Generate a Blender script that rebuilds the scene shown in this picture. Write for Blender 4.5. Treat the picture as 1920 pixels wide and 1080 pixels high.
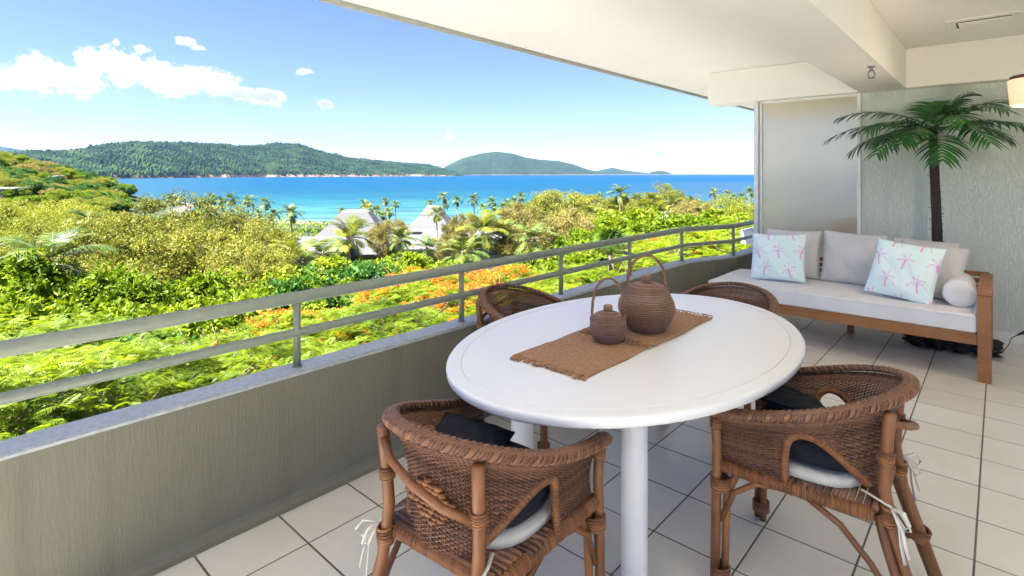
import bpy, bmesh, math, random
import numpy as np
from mathutils import Vector, Matrix
PI = math.pi
R = math.radians
rng = np.random.default_rng(7)
random.seed(7)
for o in list(bpy.data.objects):
    bpy.data.objects.remove(o)
sc = bpy.context.scene
COL = sc.collection

# ------------------------------------------------------------------ camera
CAM_H, FPX, HY, AZ = 1.472, 1017.0, 326.0, R(42.0)
cam_d = bpy.data.cameras.new('camera')
cam = bpy.data.objects.new('camera', cam_d)
COL.objects.link(cam)
cam.location = (0, 0, CAM_H)
cam.rotation_euler = (R(90), 0, AZ)
cam_d.sensor_width = 36
cam_d.lens = FPX / 1920 * 36
cam_d.shift_y = -(540 - HY) / 1920
cam_d.clip_start = 0.05
cam_d.clip_end = 90000
sc.camera = cam
# ------------------------------------------------------------------ exposure
sc.view_settings.view_transform = 'Standard'
sc.view_settings.look = 'None'
sc.view_settings.gamma = 1
sc.view_settings.use_curve_mapping = False
sc.view_settings.exposure = 2.74
sc.cycles.use_denoising = True
sc.cycles.max_bounces = 10
sc.cycles.diffuse_bounces = 7
sc.cycles.glossy_bounces = 4
sc.cycles.transmission_bounces = 6
sc.cycles.transparent_max_bounces = 8
sc.cycles.volume_bounces = 1
sc.cycles.sample_clamp_indirect = 8
# ------------------------------------------------------------------ sun + sky
SUN_DIR = Vector((-0.40, -0.92, 0)).normalized()
SUN_EL = R(58)
sun_d = bpy.data.lights.new('sun', 'SUN')
sun_d.energy = 4.8
sun_d.angle = R(0.5)
sun_d.color = (1.0, 0.965, 0.90)
sun = bpy.data.objects.new('sun', sun_d)
COL.objects.link(sun)
sd = Vector((SUN_DIR.x * math.cos(SUN_EL), SUN_DIR.y * math.cos(SUN_EL), math.sin(SUN_EL)))
sun.rotation_euler = sd.to_track_quat('Z', 'Y').to_euler()
sun.location = (0, -20, 30)


class NT:
    """small helper to write node trees"""
    def __init__(self, tree):
        self.t = tree
        self.n = tree.nodes
        self.l = tree.links

    def add(self, kind, **kw):
        nd = self.n.new(kind)
        for k, v in kw.items():
            setattr(nd, k, v)
        return nd

    def put(self, sock, v):
        if isinstance(v, bpy.types.NodeSocket):
            self.l.new(v, sock)
        elif v is not None:
            if isinstance(v, (tuple, list)) and len(v) == 3 and sock.type == 'RGBA':
                v = (*v, 1)
            sock.default_value = v

    def math(self, op, a, b=None, c=None, clamp=False):
        nd = self.add('ShaderNodeMath', operation=op, use_clamp=clamp)
        self.put(nd.inputs[0], a)
        if b is not None: self.put(nd.inputs[1], b)
        if c is not None: self.put(nd.inputs[2], c)
        return nd.outputs[0]

    def mix(self, f, a, b, mode='MIX'):
        nd = self.add('ShaderNodeMix', data_type='RGBA', blend_type=mode)
        self.put(nd.inputs[0], f)
        self.put(nd.inputs[6], a)
        self.put(nd.inputs[7], b)
        return nd.outputs[2]

    def noise(self, vec, scale, detail=3, rough=0.5, dist=0.0):
        nd = self.add('ShaderNodeTexNoise')
        if vec is not None: self.put(nd.inputs['Vector'], vec)
        nd.inputs['Scale'].default_value = scale
        nd.inputs['Detail'].default_value = detail
        nd.inputs['Roughness'].default_value = rough
        nd.inputs['Distortion'].default_value = dist
        return nd.outputs[0]

    def ramp(self, f, stops, interp='LINEAR'):
        nd = self.add('ShaderNodeValToRGB')
        cr = nd.color_ramp
        cr.interpolation = interp
        while len(cr.elements) < len(stops):
            cr.elements.new(0.5)
        for e, (p, c) in zip(cr.elements, stops):
            e.position = p
            e.color = (*c, 1) if len(c) == 3 else c
        self.put(nd.inputs[0], f)
        return nd.outputs[0]

    def smooth(self, x, lo, hi):
        nd = self.add('ShaderNodeMapRange', interpolation_type='SMOOTHSTEP')
        self.put(nd.inputs[0], x)
        self.put(nd.inputs[1], lo)
        self.put(nd.inputs[2], hi)
        return nd.outputs[0]

    def scalevec(self, vec, s):
        nd = self.add('ShaderNodeVectorMath', operation='MULTIPLY')
        self.put(nd.inputs[0], vec)
        nd.inputs[1].default_value = s
        return nd.outputs[0]

    def bump(self, hgt, strength, dist=0.01, normal=None):
        nd = self.add('ShaderNodeBump')
        nd.inputs['Strength'].default_value = strength
        nd.inputs['Distance'].default_value = dist
        self.put(nd.inputs['Height'], hgt)
        if normal is not None: self.put(nd.inputs['Normal'], normal)
        return nd.outputs[0]


world = bpy.data.worlds.new('World')
sc.world = world
world.use_nodes = True
W = NT(world.node_tree)
W.n.clear()
sky = W.add('ShaderNodeTexSky', sky_type='NISHITA', sun_disc=False, sun_elevation=SUN_EL,
            sun_rotation=math.atan2(SUN_DIR.x, SUN_DIR.y) % (2 * PI), air_density=1.0, dust_density=0.25,
            ozone_density=1.6, altitude=20)
tc = W.add('ShaderNodeTexCoord').outputs['Generated']
sx = W.add('ShaderNodeSeparateXYZ')
W.put(sx.inputs[0], tc)
# u: degrees of azimuth right of the view heading, v: degrees of elevation (a fixed compass frame, not the camera's)
az = W.math('ARCTAN2', sx.outputs[0], sx.outputs[1])
u = W.math('ADD', W.math('MULTIPLY', az, 180 / PI), 42.0)
v = W.math('MULTIPLY', W.math('ARCSINE', sx.outputs[2]), 180 / PI)


def cloud_uv(px, py):
    a = math.degrees(math.atan((px - 960) / FPX))
    e = math.degrees(math.atan((HY - py) / math.hypot(FPX, px - 960)))
    return a, e


uvw = W.add('ShaderNodeCombineXYZ')
W.put(uvw.inputs[0], u); W.put(uvw.inputs[1], v)
nz1 = W.noise(uvw.outputs[0], 0.62, 9, 0.60)
nz2 = W.noise(uvw.outputs[0], 2.2, 7, 0.62)
dens = None
BLOBS = [(-30, 150, 60, 32), (20, 148, 50, 30), (60, 128, 45, 34), (95, 140, 60, 40), (140, 150, 60, 38), (170, 118, 38, 32),
         (205, 112, 48, 30), (235, 130, 50, 42), (290, 138, 50, 34), (330, 155, 60, 34), (372, 143, 36, 28), (410, 155, 46, 28),
         (450, 175, 46, 16), (500, 182, 42, 20), (-90, 150, 60, 40), (-200, 140, 90, 46), (350, 78, 28, 11), (372, 90, 18, 6),
         (612, 197, 17, 11), (843, 252, 13, 9), (92, 260, 12, 6), (265, 92, 20, 9), (218, 80, 8, 9), (572, 135, 16, 7),
         (1190, 297, 60, 5), (1240, 288, 26, 7), (1330, 300, 50, 4)]
for (px, py, rx, ry) in BLOBS:
    a, e = cloud_uv(px, py)
    a2, _ = cloud_uv(px + rx, py)
    _, e2 = cloud_uv(px, py - ry)
    dx = W.math('DIVIDE', W.math('SUBTRACT', u, a), a2 - a)
    dy = W.math('DIVIDE', W.math('SUBTRACT', v, e), e2 - e)
    d = W.math('SUBTRACT', 1.0, W.math('SQRT', W.math('ADD', W.math('MULTIPLY', dx, dx), W.math('MULTIPLY', dy, dy))))
    wgt = 0.62 if py > 240 or (px, py) in ((265, 92), (572, 135)) else 1.0
    d = W.math('MULTIPLY', d, wgt)
    dens = d if dens is None else W.math('SMOOTH_MAX', dens, d, 0.25)
edge = W.math('ADD', dens, W.math('MULTIPLY', W.math('SUBTRACT', nz1, 0.5), 1.5))
edge = W.math('ADD', edge, W.math('MULTIPLY', W.math('SUBTRACT', nz2, 0.5), 1.1))
mask = W.smooth(edge, 0.0, 0.44)
# other small fair weather clouds round the rest of the horizon
nz3 = W.noise(uvw.outputs[0], 0.10, 7, 0.6)
band = W.math('MULTIPLY', W.smooth(v, 6.0, 12.0), W.math('SUBTRACT', 1.0, W.smooth(v, 16.0, 34.0)))
away = W.smooth(W.math('ABSOLUTE', u), 62.0, 80.0)
mask2 = W.math('MULTIPLY', W.math('MULTIPLY', W.smooth(nz3, 0.56, 0.66), band), away)
mask = W.math('MAXIMUM', mask, mask2)
thick = W.smooth(edge, 0.25, 0.9)
under = W.math('SUBTRACT', 1.0, W.smooth(W.math('ADD', W.math('SUBTRACT', v, W.math('ADD', 6.3, W.math('MULTIPLY', W.math('ADD', u, 43.0), 0.07))), W.math('MULTIPLY', W.math('SUBTRACT', nz1, 0.5), 3.0)), -0.3, 1.9))
ccol = W.mix(W.math('MULTIPLY', W.math('MULTIPLY', under, W.smooth(edge, 0.2, 0.6)), 0.75), (3.3, 3.35, 3.4), (1.75, 2.0, 2.35))
# even tint that darkens the sky and turns it bluer
skyc = sky.outputs[0]
skyg = W.add('ShaderNodeMix', data_type='RGBA', blend_type='MULTIPLY')
skyg.inputs[0].default_value = 1
W.put(skyg.inputs[6], skyc)
skyg.inputs[7].default_value = (0.445, 0.475, 0.73, 1)
fin = W.mix(mask, skyg.outputs[2], ccol)
bg = W.add('ShaderNodeBackground')
bg.inputs[1].default_value = 0.055
W.put(bg.inputs[0], fin)
wo = W.add('ShaderNodeOutputWorld')
W.l.new(bg.outputs[0], wo.inputs[0])

# ------------------------------------------------------------------ object helpers
def tag(o, label=None, cat=None, group=None, kind=None):
    if label: o['label'] = label
    if cat: o['category'] = cat
    if group: o['group'] = group
    if kind: o['kind'] = kind
    return o


def empty(name, loc=(0, 0, 0), rz=0.0, label=None, cat=None, group=None, kind=None):
    o = bpy.data.objects.new(name, None)
    o.empty_display_size = 0.1
    COL.objects.link(o)
    o.location = loc
    o.rotation_euler = (0, 0, rz)
    return tag(o, label, cat, group, kind)


def link(name, me, parent=None, loc=(0, 0, 0), rot=(0, 0, 0), scale=(1, 1, 1)):
    o = bpy.data.objects.new(name, me)
    COL.objects.link(o)
    o.location = loc
    o.rotation_euler = rot
    o.scale = scale
    if parent is not None:
        o.parent = parent
    return o


def copy_tree(o, parent=None):
    c = o.copy()
    COL.objects.link(c)
    c.parent = parent
    for ch in list(o.children):
        copy_tree(ch, c)
    return c


class MB:
    """collects polygons; build() links ONE mesh object"""
    def __init__(self):
        self.v = []
        self.f = []
        self.m = []
        self.s = []

    def add(self, verts, faces, mi=0, smooth=True):
        b = len(self.v)
        self.v.extend([tuple(p) for p in verts])
        for f in faces:
            self.f.append(tuple(i + b for i in f))
            self.m.append(mi)
            self.s.append(smooth)

    def box(self, x0, x1, y0, y1, z0, z1, bev=0.0, mi=0, rot=None, piv=(0, 0, 0)):
        bm = bmesh.new()
        bmesh.ops.create_cube(bm, size=1)
        for vv in bm.verts:
            vv.co = Vector(((vv.co.x + .5) * (x1 - x0) + x0, (vv.co.y + .5) * (y1 - y0) + y0, (vv.co.z + .5) * (z1 - z0) + z0))
        if bev > 0:
            bmesh.ops.bevel(bm, geom=list(bm.edges), offset=bev, segments=2 if bev > 0.004 else 1, affect='EDGES', profile=0.5)
        if rot is not None:
            for vv in bm.verts:
                vv.co = rot @ (vv.co - Vector(piv)) + Vector(piv)
        bm.verts.index_update()
        self.add([vv.co for vv in bm.verts], [[w.index for w in f.verts] for f in bm.faces], mi, False)
        bm.free()
        return self

    def tube(self, pts, rad, n=8, mi=0, closed=False, cap=True, flat=1.0):
        pts = [Vector(p) for p in pts]
        N = len(pts)
        rads = rad if isinstance(rad, (list, tuple, np.ndarray)) else [rad] * N
        vs = []
        up = None
        for i, p in enumerate(pts):
            if closed:
                t = pts[(i + 1) % N] - pts[i - 1]
            else:
                t = pts[min(i + 1, N - 1)] - pts[max(i - 1, 0)]
            t.normalize()
            if up is None:
                ref = Vector((0, 0, 1)) if abs(t.z) < 0.9 else Vector((1, 0, 0))
                up = (ref - t * ref.dot(t)).normalized()
            else:
                up = (up - t * up.dot(t))
                up = up.normalized() if up.length > 1e-6 else Vector((0, 0, 1))
            sd_ = t.cross(up)
            for k in range(n):
                a = 2 * PI * k / n
                vs.append(p + (sd_ * math.cos(a) + up * (math.sin(a) * flat)) * rads[i])
        fs = []
        rings = N if closed else N - 1
        for i in range(rings):
            a, b = i * n, ((i + 1) % N) * n
            for k in range(n):
                fs.append((a + k, a + (k + 1) % n, b + (k + 1) % n, b + k))
        if cap and not closed:
            fs.append(tuple(range(n))[::-1])
            fs.append(tuple((N - 1) * n + k for k in range(n)))
        self.add(vs, fs, mi)
        return self

    def lathe(self, prof, n=32, mi=0, cx=0, cy=0, wob=None):
        vs = []
        for j, (r, z) in enumerate(prof):
            for k in range(n):
                a = 2 * PI * k / n
                rr = r * (1 + (wob(a, z) if wob else 0))
                vs.append((cx + rr * math.cos(a), cy + rr * math.sin(a), z))
        fs = []
        for j in range(len(prof) - 1):
            for k in range(n):
                fs.append((j * n + k, j * n + (k + 1) % n, (j + 1) * n + (k + 1) % n, (j + 1) * n + k))
        if prof[0][0] > 1e-5: fs.append(tuple(range(n))[::-1])
        if prof[-1][0] > 1e-5: fs.append(tuple((len(prof) - 1) * n + k for k in range(n)))
        self.add(vs, fs, mi)
        return self

    def mesh(self, name, mats):
        me = bpy.data.meshes.new(name)
        me.from_pydata(self.v, [], self.f)
        if not isinstance(mats, (list, tuple)): mats = [mats]
        for m in mats: me.materials.append(m)
        me.polygons.foreach_set('material_index', self.m)
        me.polygons.foreach_set('use_smooth', self.s)
        me.update()
        return me

    def build(self, name, mats, parent=None, **kw):
        return link(name, self.mesh(name, mats), parent, **kw)


def npmesh(name, V, F, mats, mi=None, smooth=False):
    """V (n,3), F (m,k) arrays of equal sized polygons"""
    me = bpy.data.meshes.new(name)
    V = np.ascontiguousarray(V, np.float32)
    F = np.ascontiguousarray(F, np.int32)
    me.vertices.add(len(V))
    me.vertices.foreach_set('co', V.ravel())
    me.loops.add(F.size)
    me.loops.foreach_set('vertex_index', F.ravel())
    me.polygons.add(len(F))
    me.polygons.foreach_set('loop_start', np.arange(0, F.size, F.shape[1], dtype=np.int32))
    me.polygons.foreach_set('loop_total', np.full(len(F), F.shape[1], np.int32))
    if not isinstance(mats, (list, tuple)): mats = [mats]
    for m in mats: me.materials.append(m)
    if mi is not None: me.polygons.foreach_set('material_index', np.ascontiguousarray(mi, np.int32))
    if smooth: me.polygons.foreach_set('use_smooth', np.ones(len(F), bool))
    me.update(calc_edges=True)
    me.validate()
    return me


# ------------------------------------------------------------------ materials
def newmat(name):
    m = bpy.data.materials.new(name)
    m.use_nodes = True
    nt = NT(m.node_tree)
    nt.n.clear()
    out = nt.add('ShaderNodeOutputMaterial')
    p = nt.add('ShaderNodeBsdfPrincipled')
    nt.l.new(p.outputs[0], out.inputs[0])
    return m, nt, p, out


def simple(name, col, rough=0.6, metal=0.0, spec=0.5, vary=0.12, vscale=6, bump=0.0, bscale=60, bdist=0.002, stretch=None):
    m, n, p, out = newmat(name)
    oc = n.add('ShaderNodeTexCoord').outputs['Object']
    if stretch: oc = n.scalevec(oc, stretch)
    nz = n.noise(oc, vscale, 5, 0.6)
    lo = tuple(c * (1 - vary) for c in col)
    hi = tuple(min(1, c * (1 + vary)) for c in col)
    n.put(p.inputs['Base Color'], n.ramp(nz, [(0.3, lo), (0.7, hi)]))
    p.inputs['Metallic'].default_value = metal
    n.put(p.inputs['Roughness'], n.ramp(nz, [(0.3, (rough * 0.88,) * 3), (0.7, (min(1, rough * 1.12),) * 3)]))
    p.inputs['Specular IOR Level'].default_value = spec
    if bump:
        n.put(p.inputs['Normal'], n.bump(n.noise(oc, bscale, 4, 0.6), bump, bdist))
    return m


def render_mat(name, col, dirt=(0.5, 0.5, 0.45), strength=0.8, dist=0.006, stain=0.35, sp=1.0):
    """raked vertical render: streaky relief with faint vertical stains"""
    m, n, p, out = newmat(name)
    oc = n.add('ShaderNodeTexCoord').outputs['Object']
    wav = n.noise(n.scalevec(oc, (1, 1, 0.17)), 80 * sp, 4, 0.7, 0.3)
    wav2 = n.noise(n.scalevec(oc, (1, 1, 0.30)), 190 * sp, 3, 0.6)
    hgt = n.math('ADD', n.smooth(wav, 0.40, 0.62), n.math('MULTIPLY', wav2, 0.4))
    big = n.noise(n.scalevec(oc, (1, 1, 0.25)), 2.6, 6, 0.62)
    drip = n.noise(n.scalevec(oc, (1, 1, 0.05)), 14, 3, 0.5)
    st = n.math('MULTIPLY', n.smooth(n.math('MULTIPLY', big, drip), 0.24, 0.40), stain)
    c0 = n.mix(n.math('MULTIPLY', hgt, 0.06), col, tuple(c * 0.72 for c in col))
    n.put(p.inputs['Base Color'], n.mix(st, c0, tuple(c * d for c, d in zip(col, dirt))))
    p.inputs['Roughness'].default_value = 0.85
    p.inputs['Specular IOR Level'].default_value = 0.25
    n.put(p.inputs['Normal'], n.bump(hgt, strength, dist))
    return m


M = {}
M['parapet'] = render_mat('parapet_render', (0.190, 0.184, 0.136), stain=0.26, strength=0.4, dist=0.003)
M['cap'] = simple('parapet_cap', (0.40, 0.425, 0.43), 0.75, vary=0.2, vscale=45, bump=0.5, bscale=90, bdist=0.003)
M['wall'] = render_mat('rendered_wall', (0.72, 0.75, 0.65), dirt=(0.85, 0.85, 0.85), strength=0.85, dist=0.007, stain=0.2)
M['white'] = simple('white_paint', (0.80, 0.79, 0.74), 0.55, vary=0.03, vscale=3, bump=0.08, bscale=40)
M['ceiling'] = simple('ceiling_paint', (0.86, 0.82, 0.775), 0.7, vary=0.03, vscale=1.2, bump=0.15, bscale=70)
M['grout'] = simple('grout', (0.15, 0.13, 0.105), 0.9, vary=0.35, vscale=9)
M['rail'] = simple('railing_paint', (0.20, 0.22, 0.165), 0.34, vary=0.10, vscale=20, spec=0.5, bump=0.1, bscale=30)
M['alu'] = simple('aluminium_frame', (0.66, 0.68, 0.67), 0.4, vary=0.05, vscale=10)
M['drip'] = simple('roof_edge_metal', (0.42, 0.43, 0.38), 0.5, vary=0.08)
M['table'] = simple('table_resin', (0.76, 0.755, 0.735), 0.32, spec=0.7, vary=0.01, vscale=4)
M['groove'] = simple('table_groove', (0.55, 0.54, 0.50), 0.6, vary=0.1)
M['black_fabric'] = simple('black_fabric', (0.012, 0.014, 0.021), 0.9, vary=0.3, vscale=30, bump=0.4, bscale=400, spec=0.2)
M['seatpad'] = simple('cream_seat_pad', (0.50, 0.485, 0.43), 0.9, vary=0.12, vscale=14, bump=0.5, bscale=20, bdist=0.01)
M['sofa_fabric'] = simple('sofa_fabric', (0.70, 0.705, 0.71), 0.95, vary=0.04, vscale=5, bump=0.35, bscale=500, spec=0.15)
M['grey_fabric'] = simple('grey_fabric', (0.55, 0.545, 0.535), 0.95, vary=0.05, vscale=6, bump=0.35, bscale=500, spec=0.15)
M['chrome'] = simple('chrome', (0.30, 0.30, 0.30), 0.2, metal=1.0, vary=0.3, vscale=60)
M['black_plastic'] = simple('black_plastic', (0.012, 0.012, 0.012), 0.5, vary=0.2, vscale=30, bump=0.4, bscale=30, bdist=0.01)
M['brown_metal'] = simple('brown_lamp_base', (0.10, 0.045, 0.03), 0.5)
M['tie'] = simple('cream_ties', (0.66, 0.63, 0.54), 0.9, vary=0.1)

# tiles
m, n, p, out = newmat('floor_tile')
gi = n.add('ShaderNodeObjectInfo').outputs['Random']
oc = n.add('ShaderNodeTexCoord').outputs['Object']
geo = n.add('ShaderNodeNewGeometry').outputs['Position']
nz = n.noise(geo, 2.2, 6, 0.6)
fine = n.noise(geo, 45, 3, 0.6)
c = n.mix(n.smooth(nz, 0.3, 0.7), (0.68, 0.655, 0.565), (0.75, 0.735, 0.665))
c = n.mix(n.math('MULTIPLY', n.smooth(n.noise(geo, 30, 5, 0.75), 0.60, 0.72), 0.16), c, (0.42, 0.38, 0.29))
c = n.mix(n.math('MULTIPLY', gi, 0.26), c, (0.52, 0.49, 0.41))
n.put(p.inputs['Base Color'], c)
n.put(p.inputs['Roughness'], n.math('ADD', 0.285, n.math('MULTIPLY', nz, 0.10)))
p.inputs['Specular IOR Level'].default_value = 0.9
n.put(p.inputs['Normal'], n.bump(n.noise(geo, 26, 3, 0.5), 0.16, 0.004))
M['tile'] = m

# rattan core cane and wicker strand
def cane(name, a, b, rough=0.45, streak=(1, 1, 0.12), sc_=60, isl=True):
    m, n, p, out = newmat(name)
    g = n.add('ShaderNodeNewGeometry')
    oc = n.add('ShaderNodeTexCoord').outputs['Object']
    nz = n.noise(n.scalevec(oc, streak), sc_, 4, 0.6)
    big = n.noise(oc, 7, 3, 0.6)
    f = n.math('ADD', n.math('MULTIPLY', nz, 0.5), n.math('MULTIPLY', big, 0.5))
    if isl:
        f = n.math('ADD', n.math('MULTIPLY', f, 0.65), n.math('MULTIPLY', g.outputs['Random Per Island'], 0.35))
    n.put(p.inputs['Base Color'], n.ramp(f, [(0.28, a), (0.7, b)]))
    p.inputs['Roughness'].default_value = rough
    p.inputs['Specular IOR Level'].default_value = 0.45
    n.put(p.inputs['Normal'], n.bump(nz, 0.4, 0.002))
    return m


M['cane'] = cane('cane_pole', (0.095, 0.034, 0.013), (0.28, 0.112, 0.038))
M['wicker'] = cane('wicker_strand', (0.055, 0.021, 0.011), (0.255, 0.120, 0.062), 0.5, (1, 1, 1), 120)
M['wrap'] = cane('cane_binding', (0.115, 0.040, 0.015), (0.33, 0.138, 0.050), 0.4, (1, 1, 3), 80)
M['wood'] = cane('eucalyptus_wood', (0.27, 0.105, 0.032), (0.42, 0.185, 0.060), 0.5, (1.0, 1.0, 1.0), 9, False)
m, n, p, out = newmat('oiled_wood')
oc = n.add('ShaderNodeTexCoord').outputs['Object']
nv = n.add('ShaderNodeTexCoord').outputs['Generated']
gr = n.noise(n.scalevec(oc, (4, 4, 60)), 1.6, 5, 0.65, 0.6)
gr2 = n.noise(oc, 5, 3, 0.5)
n.put(p.inputs['Base Color'], n.ramp(n.math('ADD', n.math('MULTIPLY', gr, 0.6), n.math('MULTIPLY', gr2, 0.4)), [(0.3, (0.235, 0.092, 0.028)), (0.7, (0.40, 0.185, 0.062))]))
p.inputs['Roughness'].default_value = 0.5
n.put(p.inputs['Normal'], n.bump(gr, 0.15, 0.002))
M['wood'] = m
# woven jute mat
m, n, p, out = newmat('jute_mat')
oc = n.add('ShaderNodeTexCoord').outputs['Object']
wv = n.add('ShaderNodeTexWave', wave_type='BANDS', bands_direction='X')
n.put(wv.inputs['Vector'], oc); wv.inputs['Scale'].default_value = 34; wv.inputs['Distortion'].default_value = 1.5
wv2 = n.add('ShaderNodeTexWave', wave_type='BANDS', bands_direction='Y')
n.put(wv2.inputs['Vector'], oc); wv2.inputs['Scale'].default_value = 40; wv2.inputs['Distortion'].default_value = 1.5
hh = n.math('MULTIPLY', wv.outputs[1], wv2.outputs[1])
nz = n.noise(oc, 70, 4, 0.7)
f = n.math('ADD', n.math('MULTIPLY', hh, 0.4), n.math('MULTIPLY', nz, 0.6))
n.put(p.inputs['Base Color'], n.ramp(f, [(0.2, (0.17, 0.075, 0.032)), (0.62, (0.50, 0.285, 0.15))]))
p.inputs['Roughness'].default_value = 0.9
n.put(p.inputs['Normal'], n.bump(hh, 0.7, 0.002))
M['jute'] = m
# basket weave (coiled reed; real coils are in the mesh)
m, n, p, out = newmat('coiled_basket')
oc = n.add('ShaderNodeTexCoord').outputs['Object']
nz = n.noise(oc, 160, 3, 0.7)
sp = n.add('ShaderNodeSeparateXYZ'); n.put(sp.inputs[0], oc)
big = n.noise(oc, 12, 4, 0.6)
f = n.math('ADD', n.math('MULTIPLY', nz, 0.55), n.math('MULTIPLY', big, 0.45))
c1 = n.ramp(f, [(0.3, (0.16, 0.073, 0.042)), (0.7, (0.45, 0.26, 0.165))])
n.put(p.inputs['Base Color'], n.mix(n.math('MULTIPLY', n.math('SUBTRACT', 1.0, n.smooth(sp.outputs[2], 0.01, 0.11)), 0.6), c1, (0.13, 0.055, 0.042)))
band_ = n.math('SINE', n.math('ADD', n.math('MULTIPLY', sp.outputs[2], 2 * PI / 0.0098), n.math('MULTIPLY', big, 3.0)))
stitch = n.noise(n.scalevec(oc, (1, 1, .3)), 230, 2, .6)
bc_ = n.mix(n.math('MULTIPLY', n.smooth(n.math('ADD', band_, n.math('MULTIPLY', n.math('SUBTRACT', stitch, .5), 2.0)), 0.0, -0.9), 0.45), p.inputs['Base Color'].links[0].from_socket, (0.035, 0.018, 0.014))
n.put(p.inputs['Base Color'], bc_)
p.inputs['Roughness'].default_value = 0.6
n.put(p.inputs['Normal'], n.bump(n.math('ADD', band_, nz), 0.8, 0.004))
M['basket'] = m
# print colour attribute
m, n, p, out = newmat('palm_print_cotton')
at = n.add('ShaderNodeAttribute', attribute_name='print')
oc = n.add('ShaderNodeTexCoord').outputs['Object']
n.put(p.inputs['Base Color'], at.outputs['Color'])
p.inputs['Roughness'].default_value = 0.95
p.inputs['Specular IOR Level'].default_value = 0.15
n.put(p.inputs['Normal'], n.bump(n.noise(oc, 500, 2, 0.5), 0.3, 0.001))
M['print'] = m
# frosted glass
m, n, p, out = newmat('frosted_glass')
p.inputs['Base Color'].default_value = (1.0, 0.95, 0.88, 1)
p.inputs['Roughness'].default_value = 0.30
p.inputs['IOR'].default_value = 1.2
p.inputs['Transmission Weight'].default_value = 1.0
tr = n.add('ShaderNodeBsdfTranslucent'); tr.inputs[0].default_value = (1.0, 0.86, 0.66, 1)
ms = n.add('ShaderNodeMixShader'); ms.inputs[0].default_value = 0.55
n.l.new(p.outputs[0], ms.inputs[1]); n.l.new(tr.outputs[0], ms.inputs[2]); n.l.new(ms.outputs[0], out.inputs[0])
M['frost'] = m
# lit lamp shade
m, n, p, out = newmat('lit_opal_shade')
p.inputs['Base Color'].default_value = (0.70, 0.50, 0.33, 1)
p.inputs['Roughness'].default_value = 0.4
p.inputs['Emission Color'].default_value = (1.0, 0.70, 0.42, 1)
p.inputs['Emission Strength'].default_value = 0.105
M['lamp'] = m


def leafmat(name, stops, trans=0.35, rough=0.5, tcol=None, obj=0.25, nscale=0.8, spec=0.35):
    """leaf colours vary per leaf, per clump and per tree"""
    m, n, p, out = newmat(name)
    g = n.add('ShaderNodeNewGeometry')
    oi = n.add('ShaderNodeObjectInfo')
    big = n.noise(g.outputs['Position'], nscale, 3, 0.6)
    f = n.math('ADD', n.math('MULTIPLY', g.outputs['Random Per Island'], 0.30),
               n.math('ADD', n.math('MULTIPLY', n.smooth(big, 0.32, 0.68), 0.52 - obj * 0.3), n.math('MULTIPLY', oi.outputs['Random'], obj)))
    col = n.ramp(f, stops)
    n.put(p.inputs['Base Color'], col)
    p.inputs['Roughness'].default_value = rough
    p.inputs['Specular IOR Level'].default_value = spec
    tr = n.add('ShaderNodeBsdfTranslucent')
    n.put(tr.inputs[0], n.mix(1.0, col, tcol or (1.25, 1.15, 0.5), 'MULTIPLY'))
    ms = n.add('ShaderNodeMixShader')
    ms.inputs[0].default_value = trans
    n.l.new(p.outputs[0], ms.inputs[1]); n.l.new(tr.outputs[0], ms.inputs[2])
    n.l.new(ms.outputs[0], out.inputs[0])
    return m


M['palm_leaf_plastic'] = leafmat('artificial_palm_leaf', [(0.1, (0.006, 0.035, 0.008)), (0.6, (0.022, 0.125, 0.020)), (0.95, (0.065, 0.24, 0.035))], 0.15, 0.35, nscale=8, spec=0.5)
M['fibre_trunk'] = simple('fibre_trunk', (0.035, 0.024, 0.022), 0.9, vary=0.5, vscale=25, bump=1.0, bscale=70, bdist=0.01)

# ================================================================== BALCONY STRUCTURE
WALL_Y = 6.44
# floor slab (grout level) and tiles
mb = MB()
mb.box(-2.5, 4.2, -7.5, 6.5, -0.25, -0.0016)
floor = mb.build('balcony_floor', M['grout'])
floor.data.materials.append(M['tile'])
tag(floor, kind='structure')
TS = 0.3297
OX, OY = -0.0736, 4.6913


def tile_mesh(w, d):
    b = MB()
    b.box(-w / 2, w / 2, -d / 2, d / 2, -0.010, 0.0, bev=0.0010)
    return b.mesh('tile', M['tile'])


full = tile_mesh(TS - 0.0075, TS - 0.0085)
edge = tile_mesh(0.2985, TS - 0.0085)
for i in range(-7, 5):
    for j in range(-6, 16):
        cy = OY - (j - 0.5) * TS
        if cy > WALL_Y - 0.05 or cy < -0.9: continue
        if i == -7:
            cx = OX - 6 * TS - 0.00325 - 0.2985 / 2
            me = edge
        else:
            cx = OX + (i + 0.5) * TS
            me = full
        link('tile', me, floor, (cx, cy, (random.random() - .5) * 0.0008), (random.gauss(0, .0012), random.gauss(0, .0012), 0))
# plain band along the wall where tiles were cut
b = MB(); b.box(-2.345, 1.5, 6.335, 6.435, -0.004, 0.0, bev=0.001)
b.build('tile_strip', M['tile'], floor)

b = MB(); b.box(1.6, 4.2, -7.5, 6.43, -0.0034, 0.0); b.box(-2.345, 1.595, -7.5, -1.0, -0.0034, 0.0)  # unseen paving, added so sun past the roof bounces light into the balcony
tag(b.build('bounce_paving', M['tile']), kind='structure')
b = MB(); b.box(-7.6, -2.5, -14, 16, -3.6, -3.3); b.box(-7.75, -7.6, -14, 16, -3.6, -2.75)  # unseen deck added below the parapet to bounce sun onto the soffit
M['palebounce'] = simple('pale_bounce', (0.25, 0.247, 0.24), 0.8, vary=0.1, vscale=1.5)
tag(b.build('bounce_deck', M['palebounce']), kind='structure')
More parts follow.
